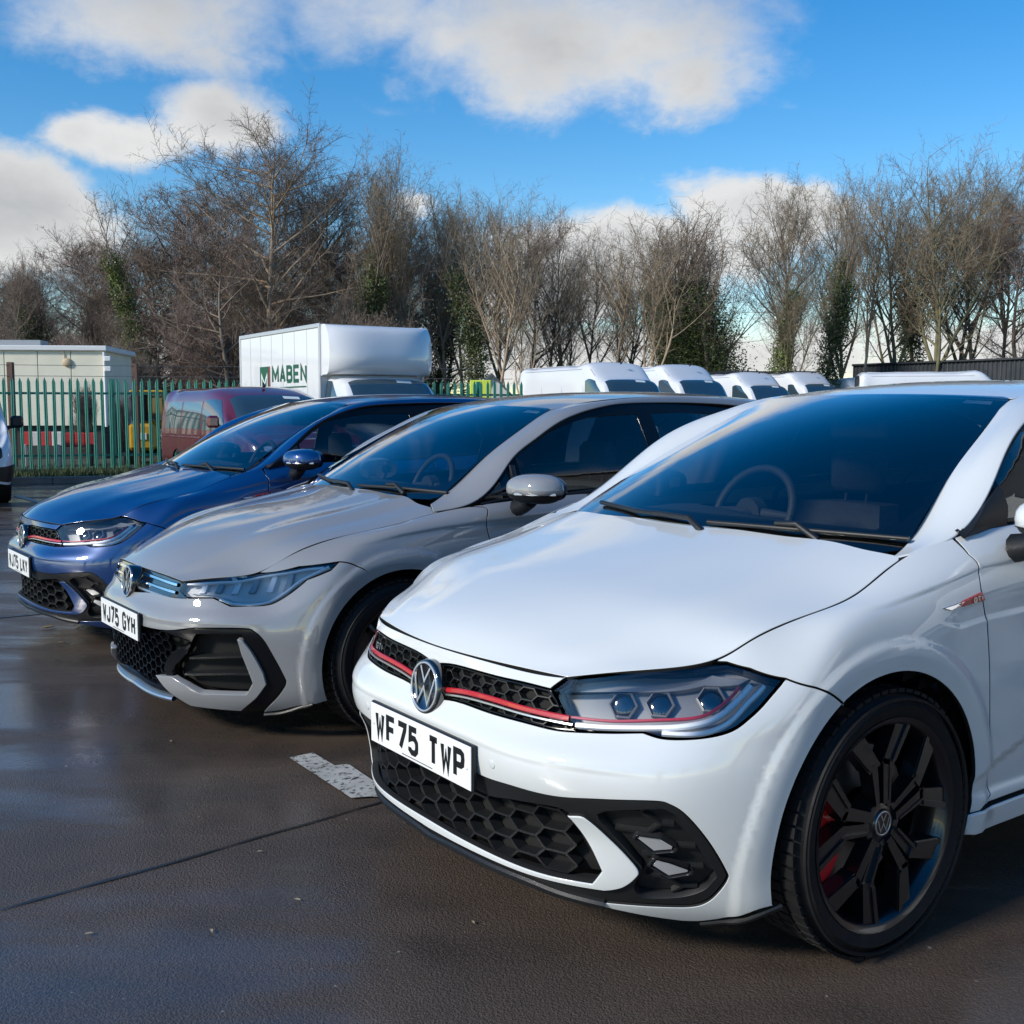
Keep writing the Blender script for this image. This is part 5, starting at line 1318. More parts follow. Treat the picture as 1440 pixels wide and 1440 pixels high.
# verge with kerb in front of the fence
FA, FB = Vector((-14.5, 21.3)), Vector((.25, 25.55)); fd_ = (FB-FA).normalized(); fn_ = Vector((fd_.y, -fd_.x))      # fn_ points to the camera
M_KERB = mat('kerb_stone', (.22, .21, .19), .7, var=.2, vscale=6)
kv = FA+fn_*2.6; n_k = 15
kerb = empty('kerb', (0, 0, 0)); kerb['kind'] = 'structure'
km = None
for k in range(n_k):
    c = kv+fd_*(k*.92+.46); mb = MB()
    if km is None: mb.box((0, 0, .05), (.455, .065, .07), bev=.012); km = mb.mesh('kerb_stone'); km.materials.append(M_KERB)
    o = bpy.data.objects.new('kerb_stone', km); C.objects.link(o); o.parent = kerb; o.location = (c.x, c.y, 0); o.rotation_euler = (0, 0, math.atan2(fd_.y, fd_.x))
M_SOIL = mat('verge_soil', (.045, .055, .028), .9, var=.5, vscale=3)
mb = MB(); a, b, c, d = FA+fn_*2.53, FA+fn_*2.53+fd_*15.5, FB-fn_*6, FA-fn_*6
mb.add([(p.x, p.y, .09) for p in (a, b, c, d)], [(0, 1, 2, 3)], smooth=False); tag(mb.build('verge', M_SOIL), None, None, kind='structure')
M_GRASS = mat('grass', (.055, .085, .025), .7, var=.4, vscale=8)
mb = MB()
for k in range(9000):
    u = rnd.uniform(0, 15); v = 2.5-abs(rnd.gauss(0, 1.0))*1.2
    if v < -4: continue
    p = FA+fd_*u+fn_*v; h = rnd.uniform(.05, .16)*(1.6 if v < .5 else 1); a = rnd.uniform(0, 6.28); w = .012; lx, ly = rnd.uniform(-.06, .06), rnd.uniform(-.06, .06)
    mb.add([(p.x-w*math.cos(a), p.y-w*math.sin(a), .085), (p.x+w*math.cos(a), p.y+w*math.sin(a), .085), (p.x+lx, p.y+ly, .09+h)], [(0, 1, 2)], smooth=False)
tag(mb.build('grass', M_GRASS), 'rough grass along the foot of the green fence', 'grass', kind='stuff')
# green palisade fence
M_GREEN = mat('green_fence_paint', (.030, .235, .165), .45, var=.15, vscale=5)
fence = empty('palisade_fence', (FA.x, FA.y, .09), math.atan2(fd_.y, fd_.x)); FL = (FB-FA).length
tag(fence, 'green steel palisade fence with pointed pales behind the parked vans', 'fence')
mb = MB()   # one pale: shallow W section with a triple point
V = []; prof = [(-.034, .0), (-.018, .012), (0, .004), (.018, .012), (.034, .0)]
H_ = 1.87
for x, y in prof: V += [(x, -y, 0), (x, -y, H_-.10 if abs(x) > .03 else H_-(.05 if abs(x) > .01 else 0))]
V += [(x, -y+.004, z) for x, y, z in [(v[0], -v[1], v[2]) for v in V]]
mb.add(V, [(2*i, 2*i+2, 2*i+3, 2*i+1) for i in range(4)]+[(10+2*i, 10+2*i+1, 10+2*i+3, 10+2*i+2) for i in range(4)], smooth=False); pale = mb.mesh('pale'); pale.materials.append(M_GREEN)
k = 0
while k*.156 < FL:
    o = bpy.data.objects.new('pale', pale); C.objects.link(o); o.parent = fence; o.location = (k*.156, -.045+rnd.uniform(-.003, .003), .05+rnd.uniform(-.008, .008)); o.rotation_euler = (rnd.uniform(-.006, .006), rnd.uniform(-.006, .006), 0); k += 1
for z in (.32, 1.60): mb = MB(); mb.box((FL/2, 0, z), (FL/2, .022, .022)); mb.build('rail', M_GREEN, fence)
for i in range(6): mb = MB(); mb.box((i*2.62+1.2, .06, .95), (.035, .05, .95)); mb.build('post', M_GREEN, fence)
# rusty-brown posts with straight wires just behind the palisade
M_RUST = mat('brown_post_paint', (.12, .065, .045), .7, var=.25, vscale=9)
M_WIRE = mat('galvanised_wire', (.18, .18, .18), .5, metal=.4)
wf = empty('wire_fence', (0, 0, 0)); tag(wf, 'brown steel posts and thin wires standing behind the green palisade', 'fence')
pp = [(-11.1, 24.6), (-8.55, 25.2), (-2.8, 26.6)]
for x, y in pp: mb = MB(); mb.box((x, y, 1.2), (.06, .06, 1.2)); mb.build('post', M_RUST, wf)
for z in (1.7, 2.1, 2.34):
    mb = MB(); mb.tube([(x, y-.06, z) for x, y in [(-14, 23.9)]+pp+[(0, 27.2)]], .006, 4, caps=False); mb.build('wire', M_WIRE, wf)
# cream site cabin beyond the fence
M_CREAM = mat('cream_cladding', (.80, .75, .59), .55, var=.06, vscale=2); M_GALV = mat('grey_metal', (.35, .36, .37), .5, metal=.3); M_DKBASE = mat('dark_base_block', (.035, .035, .037), .8, var=.3, vscale=5)
M_WHITEPL = mat('white_plastic', (.75, .75, .73), .5); M_BEIGE = mat('beige_trim', (.55, .42, .26), .6)
cab = empty('site_cabin', (-11.0, 30.0, 0), math.radians(6)); tag(cab, 'cream panelled site cabin standing over a dark block behind the fence', 'cabin')
npan = 12; pm_ = None
for k in range(npan):
    mb = MB()
    if pm_ is None: mb.box((0, 0, 0), (.42, .03, 1.0), bev=.006); pm_ = mb.mesh('wall_panel'); pm_.materials.append(M_CREAM)
    o = bpy.data.objects.new('wall_panel', pm_); C.objects.link(o); o.parent = cab; o.location = (-.43-k*.86, 0, 1.93)
mb = MB(); mb.box((-5.1, 1.6, 1.93), (5.08, 1.56, 1.0)); mb.build('wall', M_CREAM, cab)
mb = MB(); mb.box((-5.1, 1.55, 3.0), (5.2, 1.68, .07), bev=.02); mb.build('roof', M_WHITEPL, cab)
mb = MB(); mb.box((-3.4, .9, 3.16), (1.6, .35, .09), bev=.01); mb.build('roof_unit', M_GALV, cab)
mb = MB(); mb.box((-5.1, 1.6, .46), (5.0, 1.5, .46)); mb.build('base_block', M_DKBASE, cab)  # dark block filling the height under the cabin walls
mb = MB(); mb.tube([(.03, -.10, .9), (.03, -.10, 2.9)], .04, 8); mb.build('downpipe', M_WHITEPL, cab)
for z in (2.72, 2.45): mb = MB(); mb.box((.12, -.1, z), (.09, .06, .07), bev=.02); mb.build('camera_box', M_WHITEPL, cab)
mb = MB(); mb.lathe([(.0001, .05), (.09, .045), (.12, .02), (.12, 0)], 20, Matrix.Translation((-.95, -.05, 2.62)) @ Matrix.Rotation(-math.pi/2, 4, 'Z')); mb.tube([(-1.02, -.05, 2.62), (-1.02, -.05, 2.95)], .012, 6); mb.build('wall_lamp', M_BEIGE, cab)
# yellow digger behind the fence
M_YEL = mat('yellow_machine_paint', (.62, .33, .02), .4, coat=.4, var=.1, vscale=5); M_BLKM = mat('black_machine', (.02, .02, .02), .6)
dg = empty('mini_digger', (-8.75, 26.3, 0), math.radians(12)); dg.scale = (1.05, 1.0, .92); tag(dg, 'yellow and black mini digger standing behind the green fence', 'digger')
mb = MB(); mb.box((0, 0, .78), (.30, .55, .34), bev=.08); mb.build('counterweight', M_YEL, dg)
mb = MB(); mb.box((.02, -.56, .80), (.09, .02, .08)); mb.build('warning_label', M_WHITEPL, dg)
mb = MB(); mb.box((.22, .35, 1.45), (.20, .42, .42), bev=.05); mb.build('cab', M_YEL, dg)
for s in (-1, 1): mb = MB(); mb.box((s*.36, .1, .2), (.11, .75, .2), bev=.09); mb.build('track', M_BLKM, dg)
mb = MB(); mb.box((0, .1, .38), (.35, .4, .07)); mb.build('undercarriage', M_BLKM, dg)
mb = MB(); mb.tube([(-.15, .45, .9), (-.35, .95, 1.75), (-.10, 1.7, 1.9)], [.10, .10, .07], 8); mb.tube([(-.10, 1.7, 1.9), (.0, 1.95, .9)], [.06, .05], 8); mb.build('boom', M_BLKM, dg)
mb = MB(); mb.box((.1, .1, 1.55), (.33, .33, .36)); mb.build('cab_glass', M_GLOSSBLK, dg)
mb = MB(); mb.box((.1, .1, 1.94), (.36, .38, .03), bev=.02); mb.build('cab_roof', M_YEL, dg)
# red and white barriers
M_BARR = mat('red_barrier_plastic', (.55, .05, .05), .5); M_BARW = mat('white_barrier_plastic', (.7, .66, .62), .5)
for i, (x, y, a) in enumerate(((-10.45, 24.55, 8), (-9.85, 24.9, 14))):
    b_ = empty('traffic_barrier', (x, y, .09), math.radians(a)); tag(b_, ['red and white plastic barrier behind the fence, end-on part', 'low red plastic barrier beside the red and white one behind the fence'][i], 'barrier', 'plastic barriers behind the fence')
    for k in range(4): mb = MB(); mb.box((-.33+k*.22, 0, .62-.03*i), (.108, .04, .16), bev=.015); mb.build('board_stripe', M_BARR if (k+i) % 2 == 0 or i else M_BARW, b_)
    for s in (-1, 1): mb = MB(); mb.box((s*.34, 0, .25), (.03, .12, .25), bev=.01); mb.build('foot', M_BLKM if i else M_BARW, b_)
# white gabled hut and a bright panel beyond the fence
hut = empty('gabled_hut', (-.62, 34, 0), math.radians(4)); tag(hut, 'small white hut with pointed gable seen over the fence', 'hut')
M_SLATE = mat('slate_roof', (.10, .105, .11), .7)
mb = MB(); mb.add([(-.62, 0, 0), (.62, 0, 0), (.62, 0, 1.75), (0, 0, 2.42), (-.62, 0, 1.75), (-.62, 2, 0), (.62, 2, 0), (.62, 2, 1.75), (0, 2, 2.42), (-.62, 2, 1.75)], [(0, 1, 2, 3, 4), (9, 8, 7, 6, 5), (1, 6, 7, 2), (5, 0, 4, 9)], smooth=False); mb.build('wall', M_WHITEPL, hut)
for s in (-1, 1): mb = MB(); mb.add([(0, -.12, 2.48), (s*.78, -.12, 1.66), (s*.78, 2.1, 1.66), (0, 2.1, 2.48), (0, -.12, 2.40), (s*.78, -.12, 1.58), (s*.78, 2.1, 1.58), (0, 2.1, 2.40)], [(0, 1, 2, 3), (4, 7, 6, 5), (0, 4, 5, 1), (2, 6, 7, 3)], smooth=False); mb.build('roof_slope', M_SLATE, hut)
M_HIVIS = mat('hi_vis_yellow', (.62, .75, .08), .5)
mb = MB(); mb.box((-.95, 33.5, 1.95), (.32, .04, .30), bev=.02); o = mb.build('yellow_panel', M_HIVIS); mb = MB(); mb.tube([(-.95, 33.56, 0), (-.95, 33.56, 1.8)], .03, 6); mb.build('pole', M_GALV, o)
tag(o, 'bright yellow panel on a pole beside the white hut', 'panel')
# tall dark corrugated fence on the right
M_CORR = mat('dark_corrugated_steel', (.035, .04, .045), .5, var=.2, vscale=2)
cf = empty('corrugated_fence', (0, 0, 0)); tag(cf, 'tall dark corrugated steel fence behind the white vans', 'fence')
A_, B_ = Vector((24.5, 36.0)), Vector((15.0, 48.9)); dd = (B_-A_).normalized(); nn_ = Vector((dd.y, -dd.x)); LL = (B_-A_).length; np_ = 14
for k in range(np_):
    mb = MB(); V = []; w = LL/np_; seg = 24
    for i in range(seg+1):
        off = .05*(1 if (i//2) % 2 else 0); p = A_+dd*(k*w+w*i/seg)+nn_*(off+.004*(k % 2)); V += [(p.x, p.y, 0), (p.x, p.y, 3.3)]
    mb.add(V, [(2*i, 2*i+2, 2*i+3, 2*i+1) for i in range(seg)], smooth=False); mb.build('steel_sheet', M_CORR, cf)
mb = MB(); a = A_-nn_*.06; b = B_-nn_*.06; mb.tube([(a.x, a.y, 3.32), (b.x, b.y, 3.32)], .05, 4); mb.build('top_rail', M_CORR, cf)

# unseen building added at right to shade the car flanks; doors mirror it
M_CLAD = mat('dark_grey_cladding', (.10, .11, .12), .5, var=.1, vscale=1); M_BRICK = mat('shade_building_brick', (.20, .11, .08), .85, var=.2, vscale=4)
shade_b = empty('shade_building', (12.5, -1.0, 0)); tag(shade_b, 'unseen grey clad building with roller doors, added to shade the cars', 'building')
mb = MB(); mb.box((3, 0, .6), (3.0, 13, .6)); mb.build('brick_base', M_BRICK, shade_b)
mb = MB(); mb.box((3.02, 0, 3.9), (3.0, 13, 2.7)); mb.build('wall', M_CLAD, shade_b)
mb = MB(); mb.box((3, 0, 6.68), (3.2, 13.2, .08), bev=.02); mb.build('roof', M_GALV, shade_b)
for y in (-8, -2, 4): mb = MB(); mb.box((-.03, y, 1.9), (.05, 1.7, 1.88), bev=.02); mb.build('roller_door', M_WHITEPL, shade_b)
# ---------------------------------------------------------------- vans
M_VANW = mat('white_van_paint', (.74, .75, .76), .35, coat=.8)
M_VANR = mat('dark_red_van_paint', (.125, .010, .016), .3, coat=1)
M_VGLASS = mat('van_glass', (.035, .065, .085), .05, coat=1)
def van_patch(st):
    """st: stations along the length: (y, half width at belt, belt z, half width at roof edge, roof z, sill z)"""
    G = []
    for t in range(9):
        c = []
        for y, wb, zb, wr_, zr, zs in st:
            ring = [(0, zr), (wr_*.55, zr-.012), (wr_*.86, zr-.045), (wr_*1.0, zr-.11), ((wr_+wb)/2+.012, (zr+zb)/2), (wb, zb), (wb+.015, (zb+zs)/2+.1), (wb, zs+.12), (wb-.03, zs)]
            x, z = ring[t]; c.append((x, y, z))
        G.append(c)
    return Patch(G, mirror=True, nu=140, nv=120)
def build_van(name, loc, rz, paint, L, wb, H, hood=(1.05, .25), base=(.85, 1.22), top=(1.55, None), box=None, windows=False, label='', group='vans parked beyond the hatchbacks', ind='', facey=True):
    v = empty(name, (loc[0], loc[1], 0), rz); tag(v, label, 'van', group)
    zr = H; zt = H+top[1] if (top[1] or 1) < 0 else (top[1] or H-.10); hz, hy = hood
    if box is None:
        st = [(-.06, wb*.04, .60, wb*.03, .63, .575), (-.055, wb*.35, .60, wb*.28, .72, .47), (-.045, wb*.62, .58, wb*.50, .80, .38), (0, wb*.80, .60, wb*.64, .86, .33), (.05, wb*.89, .68, wb*.73, .92, .31), (.16, wb*.96, .80, wb*.80, hz-.06, .30), (.45, wb*.99, .92, wb*.84, hz+.04, .30), (base[0]-.10, wb, 1.0, wb*.86, base[1]-.05, .30), (base[0], wb, 1.02, wb*.87, base[1], .30),
              (base[0]+.12, wb, 1.04, wb*.87, base[1]+.11*(zt-base[1])/(top[0]-base[0])*1.2, .30), ((base[0]+top[0])/2, wb, 1.08, wb*.86, (base[1]+zt)/2+.02, .30), (top[0]-.1, wb, 1.12, wb*.85, zt-.06, .30), (top[0]+.1, wb, 1.13, wb*.85, zt+.02, .30), (top[0]+.6, wb, 1.14, wb*.86, zr, .30)]
        for y in np.linspace(top[0]+1.2, L-.35, 5): st.append((y, wb, 1.14, wb*.87, zr, .30))
        st += [(L-.10, wb*.99, 1.14, wb*.86, zr-.02, .32), (L-.02, wb*.95, 1.12, wb*.80, zr-.10, .36)]
    else:
        st = box
    P = van_patch(st); e = 1e-3
    u0, u1, v0, v1 = P.ku[0]+e, P.ku[-1]-e, P.kv[0]+e, P.kv[-1]-e
    AR = .37; ay = (.92, L-1.05)
    def arch(yc): return [tuple(P.side(yc+AR*math.sin(a), .33+AR*math.cos(a))) for a in np.linspace(-math.radians(88), math.radians(88), 22) if P.side(yc+AR*math.sin(a), .33+AR*math.cos(a)) is not None]
    body = [(u1, v) for v in np.linspace(v0, v1, 60)]
    # outline runs along the left sill with the wheel arches notched out
    path = []
    cur = v0
    for yc in ay:
        a = arch(yc)
        if len(a) > 4:
            path += [(u1, q) for q in np.linspace(cur, a[0][1], 10)]+a; cur = a[-1][1]
    path += [(u1, q) for q in np.linspace(cur, v1, 12)]
    loop = [(0, v0)]+path+[(0, v1)]
    panel('body', P, sym(loop), paint, v, step=.06, gap=0, depth=.03)
    def F(x, z):
        r = P.front(x, z); return tuple(P.near((x, -.1, z))) if r is None else tuple(r)
    # windscreen
    wz0, wz1 = base[1]+.03, zt-.02
    def topt(x, y): r = P.top(x, y); return tuple(r)
    wsp = [topt(0, base[0]+.05), topt(wb*.60, base[0]+.07), topt(wb*.80, base[0]+.11)]+[topt(wb*(.80-.02*q), base[0]+.1+(top[0]-.1-base[0]-.05)*q) for q in (.25, .5, .75, 1)]+[topt(wb*.6, top[0]-.02), topt(0, top[0]-.03)]
    panel('windscreen', P, sym(wsp), M_VGLASS, v, step=.06, gap=0, lift=.004, depth=.004)
    mb = MB(); surf(mb, P, [topt(wb*.45, top[0]-.14), topt(wb*.15, top[0]-.14), topt(wb*.15, top[0]-.07), topt(wb*.45, top[0]-.07)], step=.05, lift=.008, gap=0, wall=False); mb.build('windscreen_sticker', M_STICKER, v)
    # cab door window and (optionally) cabin windows
    def side_loop(pts): return [tuple(P.side(y, z)) if P.side(y, z) is not None else tuple(P.near((wb, y, z))) for y, z in pts]
    bz = 1.36 if H > 2.1 else 1.02; tz = zr-.46 if H > 2.1 else H-.24
    sl = (tz-bz)*.75
    w1 = side_loop([(base[0]+.28, bz), (base[0]+1.35, bz), (base[0]+1.35, tz), (base[0]+.38+sl, tz), (base[0]+.30+sl*.5, bz+(tz-bz)*.55)])
    mb = MB(); surf(mb, P, w1, step=.06, lift=.004, gap=0, depth=.004); both(mb, 'cab_window', M_VGLASS, v)
    if windows:
        for a, b in ((base[0]+1.45, base[0]+2.45), (base[0]+2.52, L-.35)):
            w = side_loop([(a, bz+.02), (b, bz+.02), (b-.04, tz), (a, tz)]); mb = MB(); surf(mb, P, w, step=.06, lift=.004, gap=0, depth=.004); both(mb, 'cabin_window', M_VGLASS, v)
    # door lines
    for y in (base[0]+.22, base[0]+1.40, base[0]+2.48):
        if y < L-.3:
            mb = MB(); ribbon(mb, P, side_loop([(y, .40), (y+.01, .8), (y+.02, bz-.02)]), .010, .0005, .001); both(mb, 'door_seam', M_DARK, v)
    mb = MB(); ribbon(mb, P, side_loop([(base[0]+1.45, bz-.12), ((base[0]+L)/2+.6, bz-.12), (L-.2, bz-.12)]), .03, .001, .003); both(mb, 'side_rail', M_PLASTIC if H > 2.1 else paint, v)
    if H > 2.1:
        for y in (base[0]+1.42, base[0]+2.5, base[0]+3.6):
            if y < L-.4:
                mb = MB(); ribbon(mb, P, side_loop([(y, bz-.1), (y+.02, (bz+zr)/2), (y+.03, zr-.26)]), .012, .0005, .001); both(mb, 'body_seam', M_GALV, v)
        mb = MB(); ribbon(mb, P, side_loop([(q, zr-.15) for q in np.linspace(top[0]+.15, L-.15, 12)]), .018, .001, .003); both(mb, 'roof_gutter', M_GALV, v)
        for x in (0, .28, .56):
            mb = MB(); ribbon(mb, P, [topt(x, q) for q in np.linspace(top[0]+.75, L-.3, 8)], .05, .003, .008)
            both(mb, 'roof_rib', paint, v) if x else mb.build('roof_rib', paint, v)
        for s in (-1, 1):
            mb = MB(); ribbon(mb, P, [(s*q[0], q[1]) for q in (topt(.1, base[0]+.08), topt(.35, base[0]+.10), topt(.6, base[0]+.16))], .02, .014, .01); mb.build('wiper', M_PLASTIC, v)
    # face: lamps, grille, bumper
    if facey:
        lp = [F(wb*.48, .80), F(wb*.80, .84), F(wb*.84, .70), F(wb*.74, .64), F(wb*.50, .70)]
        if all(q is not None for q in lp):
            lp = [tuple(q) for q in lp]; mb = MB(); surf(mb, P, lp, step=.04, lift=.006, gap=0, depth=.006); both(mb, 'headlamp', M_LAMPBLK, v)
            c = np.array(lp); ce = c.mean(0); mb = MB(); surf(mb, P, [tuple(q) for q in ce+(c-ce)*.6], step=.04, lift=.011, gap=0, depth=.006); both(mb, 'headlamp_reflector', M_REFLECTOR_Y, v)
        gp = [F(0, .80), F(wb*.44, .79), F(wb*.46, .70), F(0, .68)]
        panel('grille', P, sym([tuple(q) for q in gp]), M_PLASTIC, v, step=.05, lift=.005, gap=0)
        bp_ = [F(0, .55), F(wb*.5, .55), F(wb*.78, .56)]+side_loop([(.25, .58), (.52, .58), (.54, .36)])+[F(wb*.7, .38), F(0, .38)]
        panel('lower_bumper', P, sym([tuple(q) for q in bp_]), M_PLASTIC, v, step=.05, lift=.010, gap=0)
    for s in (-1, 1):
        for yc in ay:
            w = empty('wheel', (s*(wb-.12), yc, .33), 0 if s > 0 else math.pi, v)
            mb = MB(); mb.lathe([(.20, -.1), (.30, -.105), (.33, -.07), (.33, .07), (.30, .105), (.20, .1)], 32); mb.build('tyre', M_RUBBER, w)
            mb = MB(); mb.lathe([(.205, .095), (.19, .08), (.17, .075), (.06, .06), (.0001, .06)], 24); mb.build('rim', M_SATIN, w)
        m = empty('door_mirror', (s*(wb-.02), base[0]+.42, bz+.06), 0, v)
        mb = MB(); mb.box((s*.16, -.02, .09), (.09, .06, .14 if H > 2.1 else .09), bev=.035); mb.tube([(0, 0, 0), (s*.12, -.01, .02)], .03, 6); mb.build('mirror_shell', M_PLASTIC if paint is M_VANW else paint, m)
    mb = MB(); mb.box((0, L/2, .36), (wb-.25, L/2-.3, .06)); mb.build('underbody', M_DARK, v)
    mb = MB(); mb.tube([(0, top[0]+.35, zr-.01), (0, top[0]+.38, zr+.06)], [.03, .012], 6); mb.build('roof_aerial', M_PLASTIC, v)
    return v, P
def side_text(v, P, text, y, z, h, cw, m, side=-1):
    uv = P.cast((side*3, y, z), (-side, 0, 0)); c = P.pt([uv])[0]; n = P.nrm([uv])[0]; t = np.array((0, float(side)*-1, 0)); t = np.array((0, -1.0, 0)) if side < 0 else np.array((0, 1.0, 0))
    t -= n*(t@n); t /= np.linalg.norm(t); up = np.cross(n, t); c = c+n*.006
    Mx = Matrix(((t[0], up[0], n[0], c[0]), (t[1], up[1], n[1], c[1]), (t[2], up[2], n[2], c[2]), (0, 0, 0, 1)))
    mb = MB(); lettering(mb, text, h, cw, cw*.16, cw*.24, Mx, 0, narrow={'M': 1.2}); mb.build('side_lettering', m, v)
M_MABG = mat('dark_green_print', (.01, .10, .05), .5); M_MABR = mat('red_print', (.45, .04, .05), .5)
T33 = math.radians(33)
# white panel vans in a row
VW = dict(L=5.9, wb=.98, base=(.85, 1.35), top=(1.55, -.40))
fwd = lambda x, y, th, d: (x+d*math.sin(th)*1, y-d*math.cos(th))
def at_px(px, Z): return ((px-720)/FPX*Z, Z)
v1, P1 = build_van('panel_van', at_px(932, 27.4), math.radians(28), M_VANW, H=2.56, hood=(1.15, .2), label='white high-roof panel van with green lettering, next to the end of the green fence', **VW)
side_text(v1, P1, 'MABEN', 3.35, 1.50, .20, .19, M_MABG); 
mb = MB(); mb.box((-.995, 4.35, 1.50), (.012, .12, .10)); mb.build('side_logo', M_MABG, v1)
v2, P2 = build_van('panel_van', at_px(1034, 30.5), math.radians(33), M_VANW, H=2.63, hood=(1.15, .2), label='white high-roof panel van parked directly beside the lettered van', **VW)
v3, P3 = build_van('panel_van', at_px(1122, 36), math.radians(30), M_VANW, H=2.60, hood=(1.15, .2), label='third white van of the row, with a roof rack, past the two high-roof vans', **VW)
v4, P4 = build_van('panel_van', at_px(1193, 40), math.radians(30), M_VANW, H=2.74, hood=(1.15, .2), label='farthest white van of the row showing its windscreen', **VW)
for v_, H_v in ((v3, 2.60), (v4, 2.74)):
    for s in (-1, 1): mb = MB(); mb.tube([(s*.72, 2.2, H_v+.06), (s*.72, 5.6, H_v+.06)], .025, 6); mb.build('roof_rack_rail', M_PLASTIC, v_)
    for y in (2.4, 3.4, 4.4, 5.4): mb = MB(); mb.tube([(-.72, y, H_v+.07), (.72, y, H_v+.07)], .02, 6); mb.build('roof_rack_bar', M_PLASTIC, v_)
v5, P5 = build_van('panel_van', at_px(1470, 35.5), math.radians(78), M_VANW, H=2.58, hood=(1.15, .2), label='white van parked side-on in front of the dark corrugated fence', **VW)
v6, P6 = build_van('panel_van', at_px(1268, 44), math.radians(30), M_VANW, L=4.6, wb=.95, H=2.66, base=(.85, 1.25), top=(1.6, -.35), hood=(1.1, .2), label='low white van whose roof just shows in front of the side-on van')
# white van at the left with black bumper and mirror
cl = ground_point(22, 708); th_ = math.radians(28); cx = cl[0]-.98*math.cos(th_)+.62*math.sin(th_); cy = cl[1]-.98*math.sin(th_)-.62*math.cos(th_)
v7, P7 = build_van('delivery_van', (cx, cy), th_, M_VANW, L=5.3, wb=.95, H=1.99, base=(.95, 1.22), top=(1.75, 1.85), hood=(1.08, .2), label='white van with black mirror and bumper, only its nose showing beside the fence', group=None)
# dark red people carrier
v8, P8 = build_van('people_carrier', (-2.86, 15.95), T33, M_VANR, L=4.7, wb=.90, H=1.72, base=(.95, 1.08), top=(1.62, 1.60), hood=(.98, .2), windows=True, label='dark red people carrier parked in front of the fence beside the box truck', group=None)
# box truck: cab, box body with over-cab fairing, lettering
fx, fy = -3.46, 20.0     # front right corner of the box
lf = Vector((math.cos(T33), math.sin(T33))); bk = Vector((-math.sin(T33), math.cos(T33))); ctr_ = Vector((fx, fy))+lf*1.05
cabpos = ctr_-bk*1.95
v9, P9 = build_van('box_truck', (cabpos.x, cabpos.y), T33, M_VANW, L=2.8, wb=1.0, H=2.10, base=(.75, 1.30), top=(1.40, 1.92), hood=(1.1, .2), label='white box truck with MABEN lettering and rounded fairing over the cab', group=None)
v9['category'] = 'truck'
BZ0, BZ1 = .95, 2.88
mb = MB(); mb.box((0, 1.95+2.1, (BZ0+BZ1)/2), (1.04, 2.1, (BZ1-BZ0)/2)); mb.build('box_body', M_VANW, v9)
M_ALU = mat('aluminium_trim', (.6, .61, .63), .4, metal=.5)
for s in (-1, 1):
    for z in (BZ0+.03, BZ1-.02): mb = MB(); mb.box((s*1.04, 4.05, z), (.02, 2.12, .04), bev=.01); mb.build('edge_trim', M_ALU, v9)
    for y in (1.96, 6.14): mb = MB(); mb.box((s*1.04, y, (BZ0+BZ1)/2), (.022, .03, (BZ1-BZ0)/2), bev=.01); mb.build('corner_trim', M_ALU, v9)
    for k in range(1, 7): mb = MB(); mb.box((s*1.0405, 1.96+k*.597, (BZ0+BZ1)/2), (.003, .006, (BZ1-BZ0)/2-.06)); mb.build('panel_joint', M_ALU, v9)
G = []   # over-cab fairing: rounded nose
for x in (0, .45, .8, .97, 1.03):
    f = (x/1.03)**4
    G.append([(x, 1.98, BZ1-.005), (x, 1.75, BZ1-.01), (x, 1.52+.18*f, BZ1-.05), (x, 1.36+.24*f, BZ1-.22), (x, 1.28+.28*f, BZ1-.50), (x, 1.30+.28*f, BZ1-.76), (x, 1.42+.22*f, BZ1-.88), (x, 1.72+.1*f, BZ1-.90), (x, 1.98, BZ1-.95)])
fp = Patch(G, mirror=True, flip=-1, nu=60, nv=60); mb = grid_surf(fp, 40, 40); mb.build('roof_fairing', M_VANW, v9)
mb = MB()
sidef = [(p[1], p[2]) for p in fp.pt([(fp.ku[-1]-1e-4, q) for q in np.linspace(fp.kv[0], fp.kv[-1], 24)])]
V, T = cdt_fill([sidef]); 
mb.add([(1.028, a, b) for a, b in V], T, smooth=False); both(mb, 'fairing_side', M_VANW, v9)
Mx = Matrix(((0, 0, -1, -1.047), (-1, 0, 0, 3.45), (0, 1, 0, 2.03), (0, 0, 0, 1)))
mb = MB(); lettering(mb, 'MABEN', .34, .30, .05, .072, Mx, 0, narrow={'M': 1.2}); mb.build('box_lettering', M_MABG, v9)
Mx = Matrix(((0, 0, -1, -1.046), (-1, 0, 0, 4.75), (0, 1, 0, 1.93), (0, 0, 0, 1)))
mb = MB(); mb.add([Mx @ Vector(p) for p in ((-.25, -.28, 0), (.25, -.28, 0), (.25, .28, 0), (-.25, .28, 0))], [(0, 1, 2, 3)], smooth=False); mb.build('logo_square', M_MABG, v9)
mb = MB(); stroke(mb, [(-.15, -.2), (-.15, .12), (0, -.08), (.15, .12), (.15, -.2)], .05, Mx, .003); mb.build('logo_emblem', M_STICKER, v9)
mb = MB(); stroke(mb, [(.29, -.28), (.29, .28)], .05, Mx, .001); mb.build('logo_red_bar', M_MABR, v9)
Mx = Matrix(((0, 0, -1, -1.047), (-1, 0, 0, 3.45), (0, 1, 0, 1.78), (0, 0, 0, 1)))
mb = MB(); stroke(mb, [(-.85, 0), (.85, 0)], .025, Mx, 0); mb.build('lettering_rule', M_MABG, v9)
